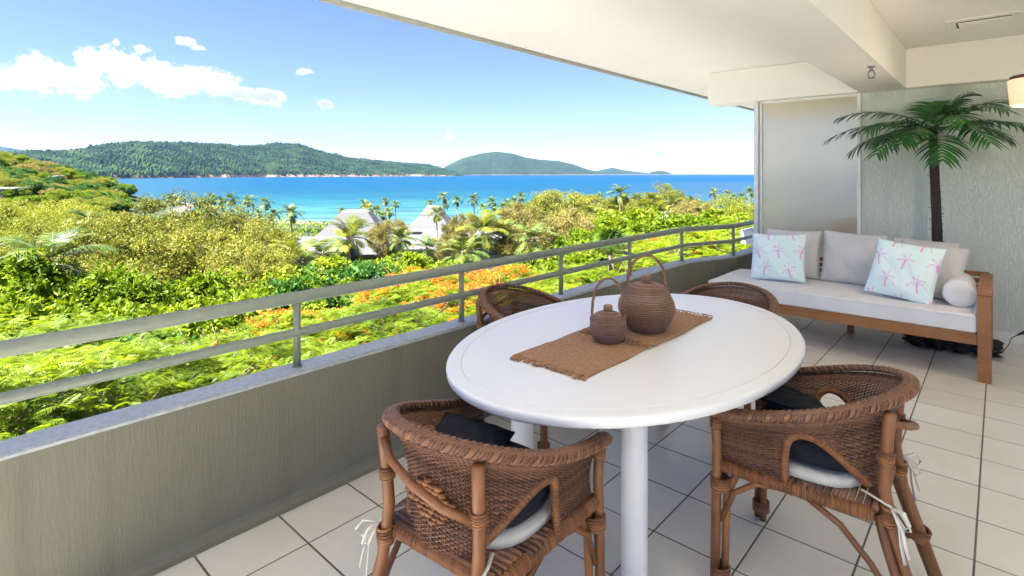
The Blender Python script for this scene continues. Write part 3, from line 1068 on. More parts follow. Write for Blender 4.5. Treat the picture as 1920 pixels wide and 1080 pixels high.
def make_frame_parts(root):
    for sg in (1, -1):
        f = MB()
        # front leg: two canes side by side, the outer one runs up to the arm
        f.tube([(0.264 * sg, 0.262, 0.0), (0.260 * sg, 0.258, 0.30), (0.256 * sg, 0.256, 0.50), (0.258 * sg, 0.262, 0.615)], 0.0165, 12)
        f.tube([(0.240 * sg, 0.236, 0.0), (0.236 * sg, 0.232, 0.20), (0.232 * sg, 0.228, 0.34), (0.215 * sg, 0.20, 0.405), (0.165 * sg, 0.19, 0.425)], 0.0135, 10)
        f.build('leg', M['cane'], root)
        w = MB()
        for z in (0.375, 0.06):
            w = MB(); bound(w, (0.250 * sg, 0.247, z), (0, 0, 1), 0.030, 5, 0.005)
            w.build('leg_binding', M['wrap'], root)
        w = MB(); bound(w, (0.258 * sg, 0.258, 0.59), (0, 0, 1), 0.019, 5, 0.004)
        w.build('leg_binding', M['wrap'], root)
        b = MB()
        b.tube([(0.212 * sg, -0.365, 0.0), (0.190 * sg, -0.310, 0.18), (0.176 * sg, -0.252, 0.36), (0.174 * sg, -0.230, 0.50), (0.180 * sg, -0.240, 0.66), (0.184 * sg, -0.246, 0.735)], 0.0175, 12)
        b.tube([(0.238 * sg, -0.345, 0.0), (0.215 * sg, -0.285, 0.18), (0.200 * sg, -0.235, 0.34), (0.185 * sg, -0.215, 0.41)], 0.0135, 10)
        b.build('leg', M['cane'], root)
        for pb_, dz_, rb_, nb__, wb_ in (((0.178 * sg, -0.242, 0.42), -.1, .021, 6, .005), ((0.177 * sg, -0.236, 0.60), -.1, .021, 5, .004), ((0.198 * sg, -0.298, 0.20), -.3, .030, 5, .005)):
            w = MB(); bound(w, pb_, (0, dz_, 1), rb_, nb__, wb_)
            w.build('leg_binding', M['wrap'], root)
        # curved braces under the seat
        c = MB()
        c.tube([(0.250 * sg, 0.245, 0.24), (0.248 * sg, 0.20, 0.35), (0.243 * sg, 0.13, 0.405), (0.236 * sg, 0.05, 0.418)], 0.0105, 8)
        c.tube([(0.210 * sg, -0.27, 0.16), (0.218 * sg, -0.20, 0.27), (0.226 * sg, -0.12, 0.36), (0.232 * sg, -0.03, 0.412)], 0.0105, 8)
        c.build('curved_brace', M['cane'], root)
        # wrapped seat rails
        s = MB()
        P = [Vector((0.247 * sg, 0.25, 0.432)).lerp(Vector((0.215 * sg, -0.205, 0.420)), i / 24) for i in range(25)]
        s.tube(P, 0.0185, 10)
        for i in range(66):
            p = P[0].lerp(P[-1], (i + .5) / 66)
            d = (P[-1] - P[0]).normalized(); ref = d.orthogonal().normalized(); r2 = d.cross(ref)
            rr = 0.0195 + 0.002 * random.random()
            s.tube([p + (ref * math.cos(2 * PI * q / 9) + r2 * math.sin(2 * PI * q / 9)) * rr + d * 0.001 * math.sin(q) for q in range(9)], 0.0028, 4, closed=True)
        s.build('seat_rail', M['wrap'], root)
    for y0, z0 in ((0.25, 0.430), (-0.212, 0.420)):
        s = MB()
        a, b = Vector((-0.24, y0, z0)), Vector((0.24, y0, z0))
        if y0 < 0: a.x, b.x = -0.17, 0.17
        s.tube([a, b], 0.0175, 10)
        for i in range(60):
            p = a.lerp(b, (i + .5) / 60)
            s.tube([p + Vector((0, math.cos(2 * PI * q / 9), math.sin(2 * PI * q / 9))) * (0.0185 + .0015 * random.random()) for q in range(9)], 0.0028, 4, closed=True)
        s.build('seat_rail', M['wrap'], root)
    s = MB()
    for i in range(22):
        y = -0.21 + i * 0.0215
        hw = 0.240 if y > -0.1 else 0.215
        s.tube([(-hw, y, 0.440), (0, y, 0.433), (hw, y, 0.440)], 0.0100, 5)
    s.build('seat_slats', M['wicker'], root)
    d = MB()
    d.tube([(-0.172, -0.252, 0.700), (-0.10, -0.286, 0.676), (0.0, -0.298, 0.645), (0.10, -0.286, 0.613), (0.168, -0.250, 0.588)], 0.0118, 10)
    d.build('diagonal_brace', M['cane'], root)
    # diamond of thick weave in the middle of the back
    d = MB()
    for r in range(9):
        z = 0.512 + r * 0.0155
        half = 4.5 - abs(r - 4)
        for k in range(-5, 6):
            if abs(k + (r % 2) * .5) > half: continue
            x = (k + (r % 2) * .5) * 0.0225
            t = (z - 0.435) / 0.32
            y = shell(0.5, max(0, min(1, t))).y - 0.008 + 0.20 * x * x / .08 * .1
            d.tube([(x - 0.012, y + .005, z), (x - .004, y - .003, z), (x + .004, y - .003, z), (x + 0.012, y + .005, z)], 0.0062, 6, flat=1.0)
    d.build('diamond_weave', M['wrap'], root)


def soft_slab(hx, hy, th, n=22, corner=2.6, lump=0.004, seed=0, dome=1.0, sidep=0.35):
    """upholstered pad: superellipse outline, domed faces, returns verts, faces (z from 0 to th)"""
    rr = np.random.default_rng(seed)
    ph = rr.uniform(0, 6, 6)
    V, F = [], []
    rings = 9
    NN = 40
    for side in (1, -1):
        for i in range(rings):
            q = i / (rings - 1)
            for k in range(NN):
                a = 2 * PI * k / NN
                ca, sa = math.cos(a), math.sin(a)
                rad = (abs(ca) ** corner + abs(sa) ** corner) ** (-1 / corner)
                x, y = hx * rad * ca * q, hy * rad * sa * q
                z = side * th / 2 * (1 - q ** 6 * 0.75) ** sidep * (1 if dome == 0 else (1 - 0.15 * dome * q * q))
                z += side * lump * math.sin(x * 23 + ph[0]) * math.sin(y * 19 + ph[1]) * (1 - q ** 3)
                V.append((x, y, z + th / 2))
        base = (0 if side == 1 else rings * NN)
        for i in range(rings - 1):
            for k in range(NN):
                a, b = base + i * NN + k, base + i * NN + (k + 1) % NN
                c, d = a + NN, b + NN
                F.append((a, c, d, b) if side == 1 else (a, b, d, c))
    o, p_ = (rings - 1) * NN, (2 * rings - 1) * NN
    for k in range(NN):
        F.append((o + k, p_ + k, p_ + (k + 1) % NN, o + (k + 1) % NN))
    return V, F


def make_chair(loc, rz, label):
    root = empty('wicker_armchair', loc, rz, label, 'chair', 'wicker armchairs round the white table')
    for k, (me, kind) in CH.items():
        nm = 'opening_edge' if k.startswith('opening') else k
        o = link(nm, me, root)
        if kind: o['kind'] = kind
    make_frame_parts(root)
    V, F = soft_slab(0.205, 0.195, 0.050, seed=3, lump=0.010, corner=3.0)
    s = MB(); s.add([(x, y + 0.018, z + 0.442) for x, y, z in V], F)
    s.build('seat_pad', M['seatpad'], root)
    for sg in (1, -1):
        s = MB()
        k0 = (0.196 * sg, -0.252, 0.452)
        s.tube([(0.17 * sg, -0.17, 0.466), (0.19 * sg, -0.215, 0.462), k0], 0.006, 5, flat=.4)
        for q in range(2):
            s.tube([k0, ((0.212 + .004 * q) * sg, -0.272 - .006 * q, 0.41), ((0.214 + .012 * q) * sg, -0.276 - .014 * q, 0.355), ((0.210 + .016 * q) * sg, -0.286 - .01 * q, 0.30 + .03 * q)], 0.0062, 5, flat=.35)
            s.tube([k0, ((0.225 - .02 * q) * sg, -0.285, 0.462 - .02 * q), ((0.240 - .03 * q) * sg, -0.300, 0.435 - .03 * q), ((0.222 - .02 * q) * sg, -0.288, 0.415 - .02 * q), k0], 0.0062, 5, flat=.35)
        s.build('tie', M['tie'], root)
    return root


C1 = make_chair((-1.185, 1.19, 0), R(5), 'wicker armchair nearest the viewer, its back to the low balcony wall corner')
C2 = copy_tree(C1)
C2['label'] = 'wicker armchair on the right side of the table, backed towards the open floor'
C2.location = (-0.505, 2.195, 0); C2.rotation_euler.z = R(92)
C3 = copy_tree(C1)
C3['label'] = 'wicker armchair behind the table, pushed up to the railing'
C3.location = (-2.03, 2.42, 0); C3.rotation_euler.z = R(-84)
C4 = copy_tree(C1)
C4['label'] = 'wicker armchair at the far end of the table, just in front of the sofa'
C4.location = (-1.22, 3.20, 0); C4.rotation_euler.z = R(176)


# black cushions on the seats
def add_cushion(chair, label, leaning=False):
    mw = Matrix.LocRotScale(chair.location, chair.rotation_euler, None)
    V, F = soft_slab(0.205, 0.20, 0.090, corner=2.3, seed=5, lump=0.004, sidep=0.42)
    s = MB(); s.add(V, F)
    o = s.build('seat_cushion', M['black_fabric'])
    p = mw @ Vector((0, -0.01, 0.488))
    o.location = p; o.rotation_euler = (R(2), 0, chair.rotation_euler.z)
    tag(o, label, 'cushion', 'black cushions on the wicker chairs')
    s = MB()
    s.tube([(0.206 * math.cos(a), 0.201 * math.sin(a), 0.042) for a in np.linspace(0, 2 * PI, 49)[:-1]], 0.0045, 6, closed=True)
    pp = s.build('piping', M['black_fabric'], o)
    return o


add_cushion(C1, 'round black cushion on the nearest wicker chair')
add_cushion(C2, 'round black cushion seen through the side opening of the right wicker chair')
add_cushion(C3, 'round black cushion on the wicker chair by the railing')
add_cushion(C4, 'round black cushion on the far wicker chair before the sofa')


# (the loose black pillows are added after the pillow builder)
# ================================================================== PILLOWS AND SOFA
def palm_print(U, V, seed):
    """pink palm motif on mint cotton; U,V in metres on the pillow face -> rgb"""
    rr = np.random.default_rng(seed)
    base = np.array([0.64, 0.81, 0.78])
    C = np.ones(U.shape + (3,)) * base
    wash = 0.5 + 0.5 * np.sin(U * 17 + 1.3 * np.sin(V * 11 + seed)) * np.sin(V * 13 + seed * 2)
    C = C * (1 - 0.0 * wash[..., None]) + wash[..., None] * np.array([0.10, 0.04, 0.06])
    pink = np.array([0.76, 0.36, 0.62])
    cells = []
    st = 0.195
    for a in range(-3, 4):
        for b in range(-3, 4):
            cells.append((a * st + (b % 2) * st * 0.5 + rr.uniform(-.01, .01) + 0.02, b * st * 0.86 + rr.uniform(-.012, .012) + 0.01 * seed, rr.uniform(-.35, .35)))
    for (cu, cv_, rot) in cells:
        dx, dy = U - cu, V - cv_
        x = dx * math.cos(rot) + dy * math.sin(rot)
        y = -dx * math.sin(rot) + dy * math.cos(rot)
        Rr = 0.066
        yy = y + 0.9 * x * x / Rr * 0.8
        r = np.hypot(x, yy)
        th = np.arctan2(yy, x)
        rays = np.abs(np.sin(th * 4.0 + 0.6))
        head = (r < Rr) & (rays < (0.30 + 0.35 * (1 - r / Rr))) & (yy > -0.022)
        teeth = np.sin(r * 700 + th * 3) > -0.55
        trunk = (np.abs(x - 0.18 * y - 3.0 * y * y) < 0.0062) & (y < 0) & (y > -0.082)
        mk = (head & teeth) | trunk
        C[mk] = pink
    return C


def pillow(name, w, h, th, mats, loc, rot, label, group=None, seed=0, pr=False, N=None, sag=0.0):
    N = N or (110 if pr else 36)
    rr = np.random.default_rng(seed + 11)
    g = np.linspace(-1, 1, N)
    X, Y = np.meshgrid(g, g, indexing='xy')
    pin = 0.055
    ox = X * w / 2 * (1 - pin * (1 - Y ** 2) ** 1 * np.abs(X) ** 3)
    oy = Y * h / 2 * (1 - pin * (1 - X ** 2) ** 1 * np.abs(Y) ** 3)
    T = ((1 - np.abs(X) ** 2.4) * (1 - np.abs(Y) ** 2.4)) ** 0.42 * th / 2
    ph = rr.uniform(0, 6, 8)
    wr = 0.0045 * np.sin(X * 5 + ph[0] + 2 * Y) * np.sin(Y * 6 + ph[1]) + 0.0025 * np.sin(13 * X + ph[2] + 4 * np.sin(3 * Y + ph[3]))
    # radiating creases from the corners
    for cx_, cy_ in ((-1, 1), (1, 1), (-1, -1), (1, -1)):
        d = np.hypot(X - cx_, Y - cy_)
        an = np.arctan2(Y - cy_, X - cx_)
        wr = wr + 0.004 * np.exp(-d * 1.9) * np.sin(an * 9 + ph[4]) * np.minimum(1, d * 2)
    m_ = (1 - np.abs(X) ** 8) * (1 - np.abs(Y) ** 8)
    slump = sag * (1 - (Y + 1) / 2) ** 2
    zf = T * (1 + slump) + wr * m_
    zb = -T * (1 + slump) + wr * m_ * .5
    Vf = np.stack([ox, zf * -1, oy], -1).reshape(-1, 3)      # front faces local -Y
    Vb = np.stack([ox, zb * -1, oy], -1).reshape(-1, 3)
    idx = np.arange(N * N).reshape(N, N)
    a, b, c, d = idx[:-1, :-1].ravel(), idx[:-1, 1:].ravel(), idx[1:, 1:].ravel(), idx[1:, :-1].ravel()
    Ff = np.stack([a, b, c, d], 1)
    Fb = np.stack([a, d, c, b], 1) + N * N
    bd = np.r_[idx[0, :], idx[1:, -1], idx[-1, -2::-1], idx[-2:0:-1, 0]]
    bn = np.roll(bd, -1)
    Fs = np.stack([bd, bd + N * N, bn + N * N, bn], 1)
    me = npmesh(name, np.concatenate([Vf, Vb]), np.concatenate([Ff, Fb, Fs]), mats, smooth=True)
    if pr:
        col = palm_print(ox, oy, seed).reshape(-1, 3)
        back = palm_print(-ox, oy, seed + 1).reshape(-1, 3)
        allc = np.concatenate([col, back])
        ca = me.color_attributes.new('print', 'FLOAT_COLOR', 'POINT')
        ca.data.foreach_set('color', np.concatenate([allc, np.ones((len(allc), 1))], 1).astype(np.float32).ravel())
    o = link(name, me, None, loc, rot)
    tag(o, label, 'pillow', group)
    # piping round the seam
    p_ = MB()
    k = max(1, N // 36)
    pts = [tuple((Vf[i] + Vb[i]) / 2) for i in bd[::k]]
    p_.tube(pts, 0.0035, 5, closed=True)
    p_.build('piping', M['print_edge'] if pr else M['grey_fabric'], o)
    return o


M['print_edge'] = simple('pillow_edge_mint', (0.50, 0.60, 0.72), 0.95, vary=0.1)
SF = empty('sofa', (-1.03, 5.50, 0), label='long low wooden outdoor sofa frame with one open arm, against the end wall', cat='sofa')
def sofa_part(name, mbx, mat=None):
    o = mbx.build(name, mat or M['wood'], SF); o.location = (1.03, -5.50, 0); return o
XL, XR, YF, YB = -2.06, -0.045, 5.05, 5.93
sofa_part('front_rail', MB().box(XL, XR - 0.078, YF + .012, YF + 0.045, 0.255, 0.340, bev=.003))
sofa_part('side_rail', MB().box(XL, XL + 0.035, YF + 0.046, YB - 0.04, 0.255, 0.335, bev=.003))
sofa_part('back_rail', MB().box(XL, XR - 0.078, YB - 0.038, YB - .003, 0.255, 0.340, bev=.003))
for i in range(9):
    y0 = YF + 0.065 + i * 0.085
    sofa_part('seat_slat', MB().box(XL + 0.037, XR - 0.08, y0, y0 + 0.06, 0.305, 0.325, bev=.002))
sofa_part('leg', MB().box(XR - 0.076, XR, YF, YF + 0.085, 0.0, 0.612, bev=.003))
sofa_part('leg', MB().box(XR - 0.076, XR, YB - 0.085, YB, 0.0, 0.612, bev=.003))
sofa_part('armrest', MB().box(XR - 0.078, XR + .002, YF - 0.003, YB + 0.002, 0.613, 0.655, bev=.004))
sofa_part('arm_rail', MB().box(XR - 0.060, XR - .02, YF + 0.086, YB - 0.086, 0.262, 0.34, bev=.003))
for x0 in (-1.06, XL + 0.004):
    sofa_part('leg', MB().box(x0, x0 + 0.05, YB - 0.095, YB - 0.040, 0.0, 0.254, bev=.003))
sofa_part('leg', MB().box(XL + .004, XL + 0.07, YF + .047, YF + 0.105, 0.0, 0.254, bev=.003))
# slatted back
for x0 in (-1.80, -1.27, -0.60):
    sofa_part('back_post', MB().box(x0, x0 + 0.045, YB - .002, YB + 0.03, 0.26, 0.655, bev=.003))
for i in range(5):
    z0 = 0.40 + i * 0.055
    sofa_part('back_slat', MB().box(-1.82, XR - .02, YB + 0.0305, YB + 0.047, z0, z0 + 0.038, bev=.002))

# seat mattress
g = MB()
bmx = bmesh.new()
bmesh.ops.create_cube(bmx, size=1)
cx0, cx1, cy0, cy1, cz0, cz1 = XL + .005, XR - 0.082, YF - 0.005, YB - 0.01, 0.341, 0.470
for v_ in bmx.verts:
    v_.co = Vector(((v_.co.x + .5) * (cx1 - cx0) + cx0, (v_.co.y + .5) * (cy1 - cy0) + cy0, (v_.co.z + .5) * (cz1 - cz0) + cz0))
bmesh.ops.bevel(bmx, geom=list(bmx.edges), offset=0.022, segments=4, affect='EDGES', profile=0.6)
bmesh.ops.subdivide_edges(bmx, edges=[e for e in bmx.edges if e.calc_length() > .3], cuts=24, use_grid_fill=True)
for v_ in bmx.verts:
    if v_.co.z > cz1 - .03:
        v_.co.z += 0.004 * math.sin(v_.co.x * 5.1) * math.sin(v_.co.y * 7) - 0.006 * math.exp(-((v_.co.x + 1.6) / .3) ** 2) - 0.005 * math.exp(-((v_.co.x + .55) / .3) ** 2)
mme = bpy.data.meshes.new('sofa_mattress')
bmx.to_mesh(mme); bmx.free()
mme.materials.append(M['sofa_fabric'])
mme.polygons.foreach_set('use_smooth', [True] * len(mme.polygons))
mt = link('sofa_mattress', mme)
tag(mt, 'long pale grey mattress cushion lying on the sofa frame', 'cushion')
pz = MB()
for z in (cz1 - .012, cz0 + .012):
    r_ = 0.02
    pts = []
    for (ax, ay, a0) in ((cx1 - r_, cy1 - r_, 0), (cx0 + r_, cy1 - r_, 90), (cx0 + r_, cy0 + r_, 180), (cx1 - r_, cy0 + r_, 270)):
        for q in range(5):
            a = R(a0 + q * 22.5); pts.append((ax + (r_ + .0) * math.cos(a), ay + (r_ + .0) * math.sin(a), z))
    pz.tube(pts, 0.0035, 5, closed=True)
pz.build('piping', M['sofa_fabric'], mt)

GG = 'grey back pillows on the sofa'
pillow('scatter_pillow', 0.50, 0.46, 0.16, M['grey_fabric'], (-1.52, 5.80, 0.695), (R(-13), 0, R(3)), 'plain grey pillow at the left end of the sofa, behind the palm print one', GG, 1)
pillow('scatter_pillow', 0.50, 0.475, 0.16, M['grey_fabric'], (-1.00, 5.76, 0.700), (R(-13), R(1.5), R(-2)), 'plain grey pillow in the middle of the sofa', GG, 2)
pillow('scatter_pillow', 0.46, 0.44, 0.15, M['grey_fabric'], (-0.49, 5.84, 0.685), (R(-10), R(2), R(-2)), 'plain grey pillow standing hindmost near the palm trunk', GG, 3)
pillow('scatter_pillow', 0.47, 0.45, 0.17, M['grey_fabric'], (-0.44, 5.62, 0.680), (R(-22), R(4), R(-14)), 'plain grey pillow leaning between the bolster and the right palm print pillow', GG, 4)
GP = 'mint palm print pillows on the sofa'
pillow('palm_print_pillow', 0.475, 0.45, 0.15, M['print'], (-1.565, 5.50, 0.685), (R(-20), R(-2), R(4)), 'mint pillow with pink palm trees at the left end of the sofa', GP, 5, True)
pillow('palm_print_pillow', 0.47, 0.47, 0.15, M['print'], (-0.58, 5.37, 0.690), (R(-24), R(5.5), R(-12)), 'mint pillow with pink palm trees leaning at the right half of the sofa', GP, 8, True)
# bolster
bs = MB()
pr_ = [(0.001, 0.0), (0.045, -0.004), (0.085, 0.0), (0.096, 0.010), (0.101, 0.03), (0.103, 0.25), (0.101, 0.47), (0.096, 0.49), (0.085, 0.50), (0.001, 0.50)]
bs.lathe(pr_, 36)
bo = bs.build('bolster', M['sofa_fabric'], None, loc=(-0.228, 5.26, 0.573), rot=(R(-90), 0, R(2)))
tag(bo, 'round pale grey bolster lying along the wooden armrest', 'pillow')
bp = MB(); bp.tube([(0.097 * math.cos(a), 0.097 * math.sin(a), 0.012) for a in np.linspace(0, 2 * PI, 41)[:-1]], 0.003, 5, closed=True)
bp.build('piping', M['sofa_fabric'], bo)

M['black_edge'] = M['black_fabric']
for (ch_, off, tilt, lab) in ((C1, (-0.095, 0.02, 0.603), -84, 'square black pillow slumped on the seat of the nearest wicker chair'),
                              (C2, (0.04, 0.08, 0.612), -76, 'square black pillow half under the table on the right wicker chair')):
    mw = Matrix.LocRotScale(ch_.location, ch_.rotation_euler, None)
    q_ = pillow('black_pillow', 0.25, 0.25, 0.075, M['black_fabric'], mw @ Vector(off), (R(tilt), R(8), ch_.rotation_euler.z + R(20)), lab, 'loose black pillows', 7)
    for c_ in q_.children: c_.data.materials[0] = M['black_fabric']

# ================================================================== ARTIFICIAL PALM
def frond_mesh(name, L, e0, e1, pairs, ll, lw, mats, seed, vee=0.5, droop=0.5, seg=4, fold=0.0, stemr=0.006, gap0=0.14):
    """palm frond growing along +X from the origin, bending down"""
    rr = np.random.default_rng(seed)
    n = 26
    pts, dirs = [], []
    p = np.array([0., 0., 0.])
    for i in range(n + 1):
        t = i / n
        e = R(e0 + (e1 - e0) * t ** 1.25)
        d = np.array([math.cos(e), 0, math.sin(e)])
        pts.append(p.copy()); dirs.append(d)
        p = p + d * L / n
    st = MB().tube([tuple(q) for q in pts], [stemr * (1 - 0.85 * i / n) for i in range(n + 1)], 5)
    V, F = list(map(tuple, st.v)), list(st.f)
    mi = [1] * len(F)
    for k in range(pairs):
        t = gap0 + (1 - gap0) * (k + .5) / pairs
        i = min(n - 1, int(t * n)); fr = t * n - i
        b = pts[i] * (1 - fr) + pts[i + 1] * fr
        d = dirs[i]
        up = np.array([-d[2], 0, d[0]])
        ln = ll * (0.45 + 0.75 * math.sin(PI * min(1, t * 0.85 + 0.1)) ** 0.8) * rr.uniform(.88, 1.08)
        if t > .9: ln *= 0.8
        for sg in (-1, 1):
            fwd = 0.55 + 0.55 * t + rr.normal(0, .07)
            lat = np.array([0, sg, 0.0])
            dv = d * fwd + lat * (1.0) + up * (vee * (1 - .5 * t) + rr.normal(0, .09))
            dv /= np.linalg.norm(dv)
            wd = np.cross(dv, up); wd /= np.linalg.norm(wd)
            q = b.copy(); base = len(V)
            dd = dv.copy()
            for s in range(seg + 1):
                u_ = s / seg
                w_ = lw * (0.35 + 1.1 * math.sin(PI * min(1, (u_ * .85 + .12))) ** 0.7) * (1 - u_ ** 4) * .5 + 0.0003
                V.append(tuple(q - wd * w_ + up * 0.0)); V.append(tuple(q + wd * w_))
                dd = dd + np.array([0, 0, -droop / seg * (0.5 + u_)]); dd /= np.linalg.norm(dd)
                q = q + dd * ln / seg
            for s in range(seg):
                a = base + 2 * s
                F.append((a, a + 1, a + 3, a + 2)); mi.append(0)
    me = bpy.data.meshes.new(name)
    me.from_pydata(V, [], F)
    for m_ in mats: me.materials.append(m_)
    me.polygons.foreach_set('material_index', mi)
    me.update()
    return me


pt = empty('artificial_palm', (-0.42, 6.12, 0), label='artificial palm with drooping dark green fronds standing behind the sofa', cat='palm')
tp = []
for i in range(15):
    z = 0.04 + i * (1.90 - .04) / 14
    tp.append((0.012 * math.sin(z * 2.2) - 0.01 * z, 0.004 * math.sin(z * 3), z))
tk = MB(); tk.tube(tp, [0.044 - 0.012 * i / 14 + random.uniform(-.002, .002) for i in range(15)], 14)
for i in range(120):
    z = random.uniform(0.3, 1.75); a = random.uniform(0, 2 * PI)
    bx = 0.012 * math.sin(z * 2.2) - 0.01 * z
    r_ = 0.042 - .008 * z / 1.9
    q = Vector((bx + r_ * math.cos(a), r_ * math.sin(a), z))
    dv = Vector((math.cos(a), math.sin(a), random.uniform(-.4, .8))) * random.uniform(.008, .028)
    tk.tube([q - dv * .3, q + dv * .6, q + dv + Vector((0, 0, random.uniform(-.012, .012)))], [0.003, 0.0016, 0.0006], 4)
tk.build('trunk', M['fibre_trunk'], pt)
fm = [frond_mesh('frond', L, e0, e1, 17, 0.225, 0.0165, [M['palm_leaf_plastic'], M['palm_leaf_plastic']], s, vee=.25, droop=.9, seg=5, stemr=.005)
      for (L, e0, e1, s) in ((0.84, 30, -26, 1), (0.74, 24, -38, 2), (0.68, 38, -36, 3), (0.55, 8, -50, 4), (0.36, 66, 20, 5))]
FR = [  # azimuth deg (0 = +X), mesh, extra tilt
    (182, 0, 4), (196, 0, -8), (208, 1, 0), (172, 1, -10), (222, 2, -6), (238, 1, -12), (254, 2, -14), (278, 1, -16), (292, 2, -4),
    (305, 1, -8), (320, 2, 2), (334, 0, -10), (347, 1, -2), (359, 2, 6), (12, 3, 4),
    (160, 3, 4), (100, 4, 4), (350, 4, 4)]
for (a, k, tl) in FR:
    link('frond', fm[k], pt, (-0.012, 0, 1.86 + 0.004 * (tl)), (0, R(-tl), R(a)), (random.uniform(.92, 1.04),) * 3)
pb = MB()
pb.lathe([(0.13, 0.0), (0.14, 0.004), (0.165, 0.20), (0.17, 0.215), (0.155, 0.215), (0.15, 0.19), (0.001, 0.185)], 28)
pb.build('pot', M['black_plastic'], pt)
# crumpled black weed mat spread from the pot under the sofa
nx, ny = 22, 12
V = []
for j in range(ny + 1):
    for i in range(nx + 1):
        x = -0.62 + 0.62 * i / nx; y = 5.72 + 0.36 * j / ny
        x += .03 * math.sin(j * 1.9) ; y += 0.035 * math.sin(i * 1.3) + .02 * math.sin(i * 2.9)
        V.append((x, y, 0.014 + 0.05 * (j / ny) ** 1 + 0.018 * abs(math.sin(i * 1.1 + j * .7)) + .01 * random.random()))
F = [(j * (nx + 1) + i, j * (nx + 1) + i + 1, (j + 1) * (nx + 1) + i + 1, (j + 1) * (nx + 1) + i) for j in range(ny) for i in range(nx)]
g = MB(); g.add(V, F, 0, True)
V2 = [(x, y, max(0.001, z - .012)) for x, y, z in V]
g.add(V2, [f[::-1] for f in F], 0, True)
tag(g.build('black_sheet', M['black_plastic']), 'crumpled black plastic sheet on the tiles under the sofa by the palm', 'plastic sheet')

# power cable by the wall at the right edge
cb = MB()
pts = [(-0.03, 5.90, 0.004), (-0.01, 5.93, 0.006), (0.03, 5.96, 0.05), (0.055, 5.975, 0.10), (0.065, 5.98, 0.135), (0.10, 6.0, 0.165)]
sm = []
for i in range(len(pts) - 1):
    for q in range(6):
        t = q / 6
        p0, p1, p2, p3 = (Vector(pts[max(i - 1, 0)]), Vector(pts[i]), Vector(pts[i + 1]), Vector(pts[min(i + 2, len(pts) - 1)]))
        sm.append(0.5 * ((2 * p1) + (p2 - p0) * t + (2 * p0 - 5 * p1 + 4 * p2 - p3) * t * t + (3 * p1 - p0 - 3 * p2 + p3) * t ** 3))
sm.append(Vector(pts[-1]))
ce = empty('power_cable', (-0.03, 5.90, 0), label='thin dark cable rising from the tiles to a black plug at the right edge', cat='cable')
cb.tube([p - Vector((-0.03, 5.90, 0)) for p in sm], 0.0032, 6)
cb.build('cord', M['black_plastic'], ce)
cb = MB(); e = sm[-1] - Vector((-0.03, 5.90, 0))
cb.tube([e, e + Vector((.03, .012, .02)), e + Vector((.05, .02, .03)), e + Vector((.11, .05, .055)), e + Vector((0.30, 0.12, .12))], [0.005, 0.011, 0.016, 0.018, 0.015], 10)
cb.build('plug', M['black_plastic'], ce)

# ================================================================== OUTSIDE: terrain, sea, hills
SEA = -28.5
FW = np.array([-math.sin(AZ), math.cos(AZ)])
RT = np.array([math.cos(AZ), math.sin(AZ)])
def at(px, D):
    """ground point that lies D metres down the view heading on the bearing of photo column px"""
    q = FW * D + RT * ((px - 960) / FPX * D)
    return float(q[0]), float(q[1])


def zrow(y, D):
    return CAM_H - (y - HY) / FPX * D


def hash2(ix, iy):
    h = np.sin(ix * 127.1 + iy * 311.7) * 43758.5453
    return h - np.floor(h)


def vnoise(x, y):
    ix, iy = np.floor(x), np.floor(y)
    fx, fy = x - ix, y - iy
    fx = fx * fx * (3 - 2 * fx); fy = fy * fy * (3 - 2 * fy)
    a, b = hash2(ix, iy), hash2(ix + 1, iy)
    c, d = hash2(ix, iy + 1), hash2(ix + 1, iy + 1)
    return (a * (1 - fx) + b * fx) * (1 - fy) + (c * (1 - fx) + d * fx) * fy


def fbm(x, y, o=5):
    s, a, t = 0, 0.5, 0
    for k in range(o):
        s = s + a * vnoise(x * 2 ** k + 17 * k, y * 2 ** k - 9 * k); t += a; a *= 0.5
    return s / t


def ground(x, y):
    x = np.asarray(x, float); y = np.asarray(y, float)
    D = x * FW[0] + y * FW[1]
    L = x * RT[0] + y * RT[1]
    r = np.hypot(x, y)
    Dm = np.where(D > 0, np.maximum(D, r * 0.7), r * 0.3)
    z = np.interp(Dm, [0, 8, 20, 40, 70, 110, 160, 230, 295, 325, 420, 900], [-8.6, -9.2, -11.5, -15, -19, -22.2, -24.6, -26.2, -27.4, -28.9, -31, -33])
    hd = 46 * np.exp(-((L + 455) / 98) ** 2 - ((D - 430) / 120) ** 2)
    hd2 = 14 * np.exp(-((L + 330) / 60) ** 2 - ((D - 330) / 90) ** 2) + 9 * np.exp(-((L + 352) / 46) ** 2 - ((D - 452) / 45) ** 2)
    left = 20 * np.exp(-((L + 420) / 190) ** 2 - ((D - 210) / 140) ** 2)
    z = z + hd + hd2 * .8 + left
    z = z + (fbm(x / 18, y / 18, 3) - .5) * np.clip(r / 60, 0, 1) * 1.6
    return z


TH = np.linspace(0, 2 * PI, 241)[:-1]
RR_ = np.r_[0.5, np.geomspace(3, 1500, 110)]
tt, rr_ = np.meshgrid(TH, RR_)
gx, gy = rr_ * np.cos(tt), rr_ * np.sin(tt)
gz = ground(gx, gy)
gz = np.where((gy * FW[1] + gx * FW[0] < -5), np.maximum(gz, -9 - rr_ * 0.0), gz)
gV = np.stack([gx, gy, gz], -1).reshape(-1, 3)
nT = len(TH)
ii = np.arange(len(RR_) - 1)[:, None] * nT + np.arange(nT)[None, :]
jj = np.arange(len(RR_) - 1)[:, None] * nT + (np.arange(nT)[None, :] + 1) % nT
gF = np.stack([ii, jj, jj + nT, ii + nT], -1).reshape(-1, 4)
m, n, p, out = newmat('hillside_soil')
g = n.add('ShaderNodeNewGeometry').outputs['Position']
sp = n.add('ShaderNodeSeparateXYZ'); n.put(sp.inputs[0], g)
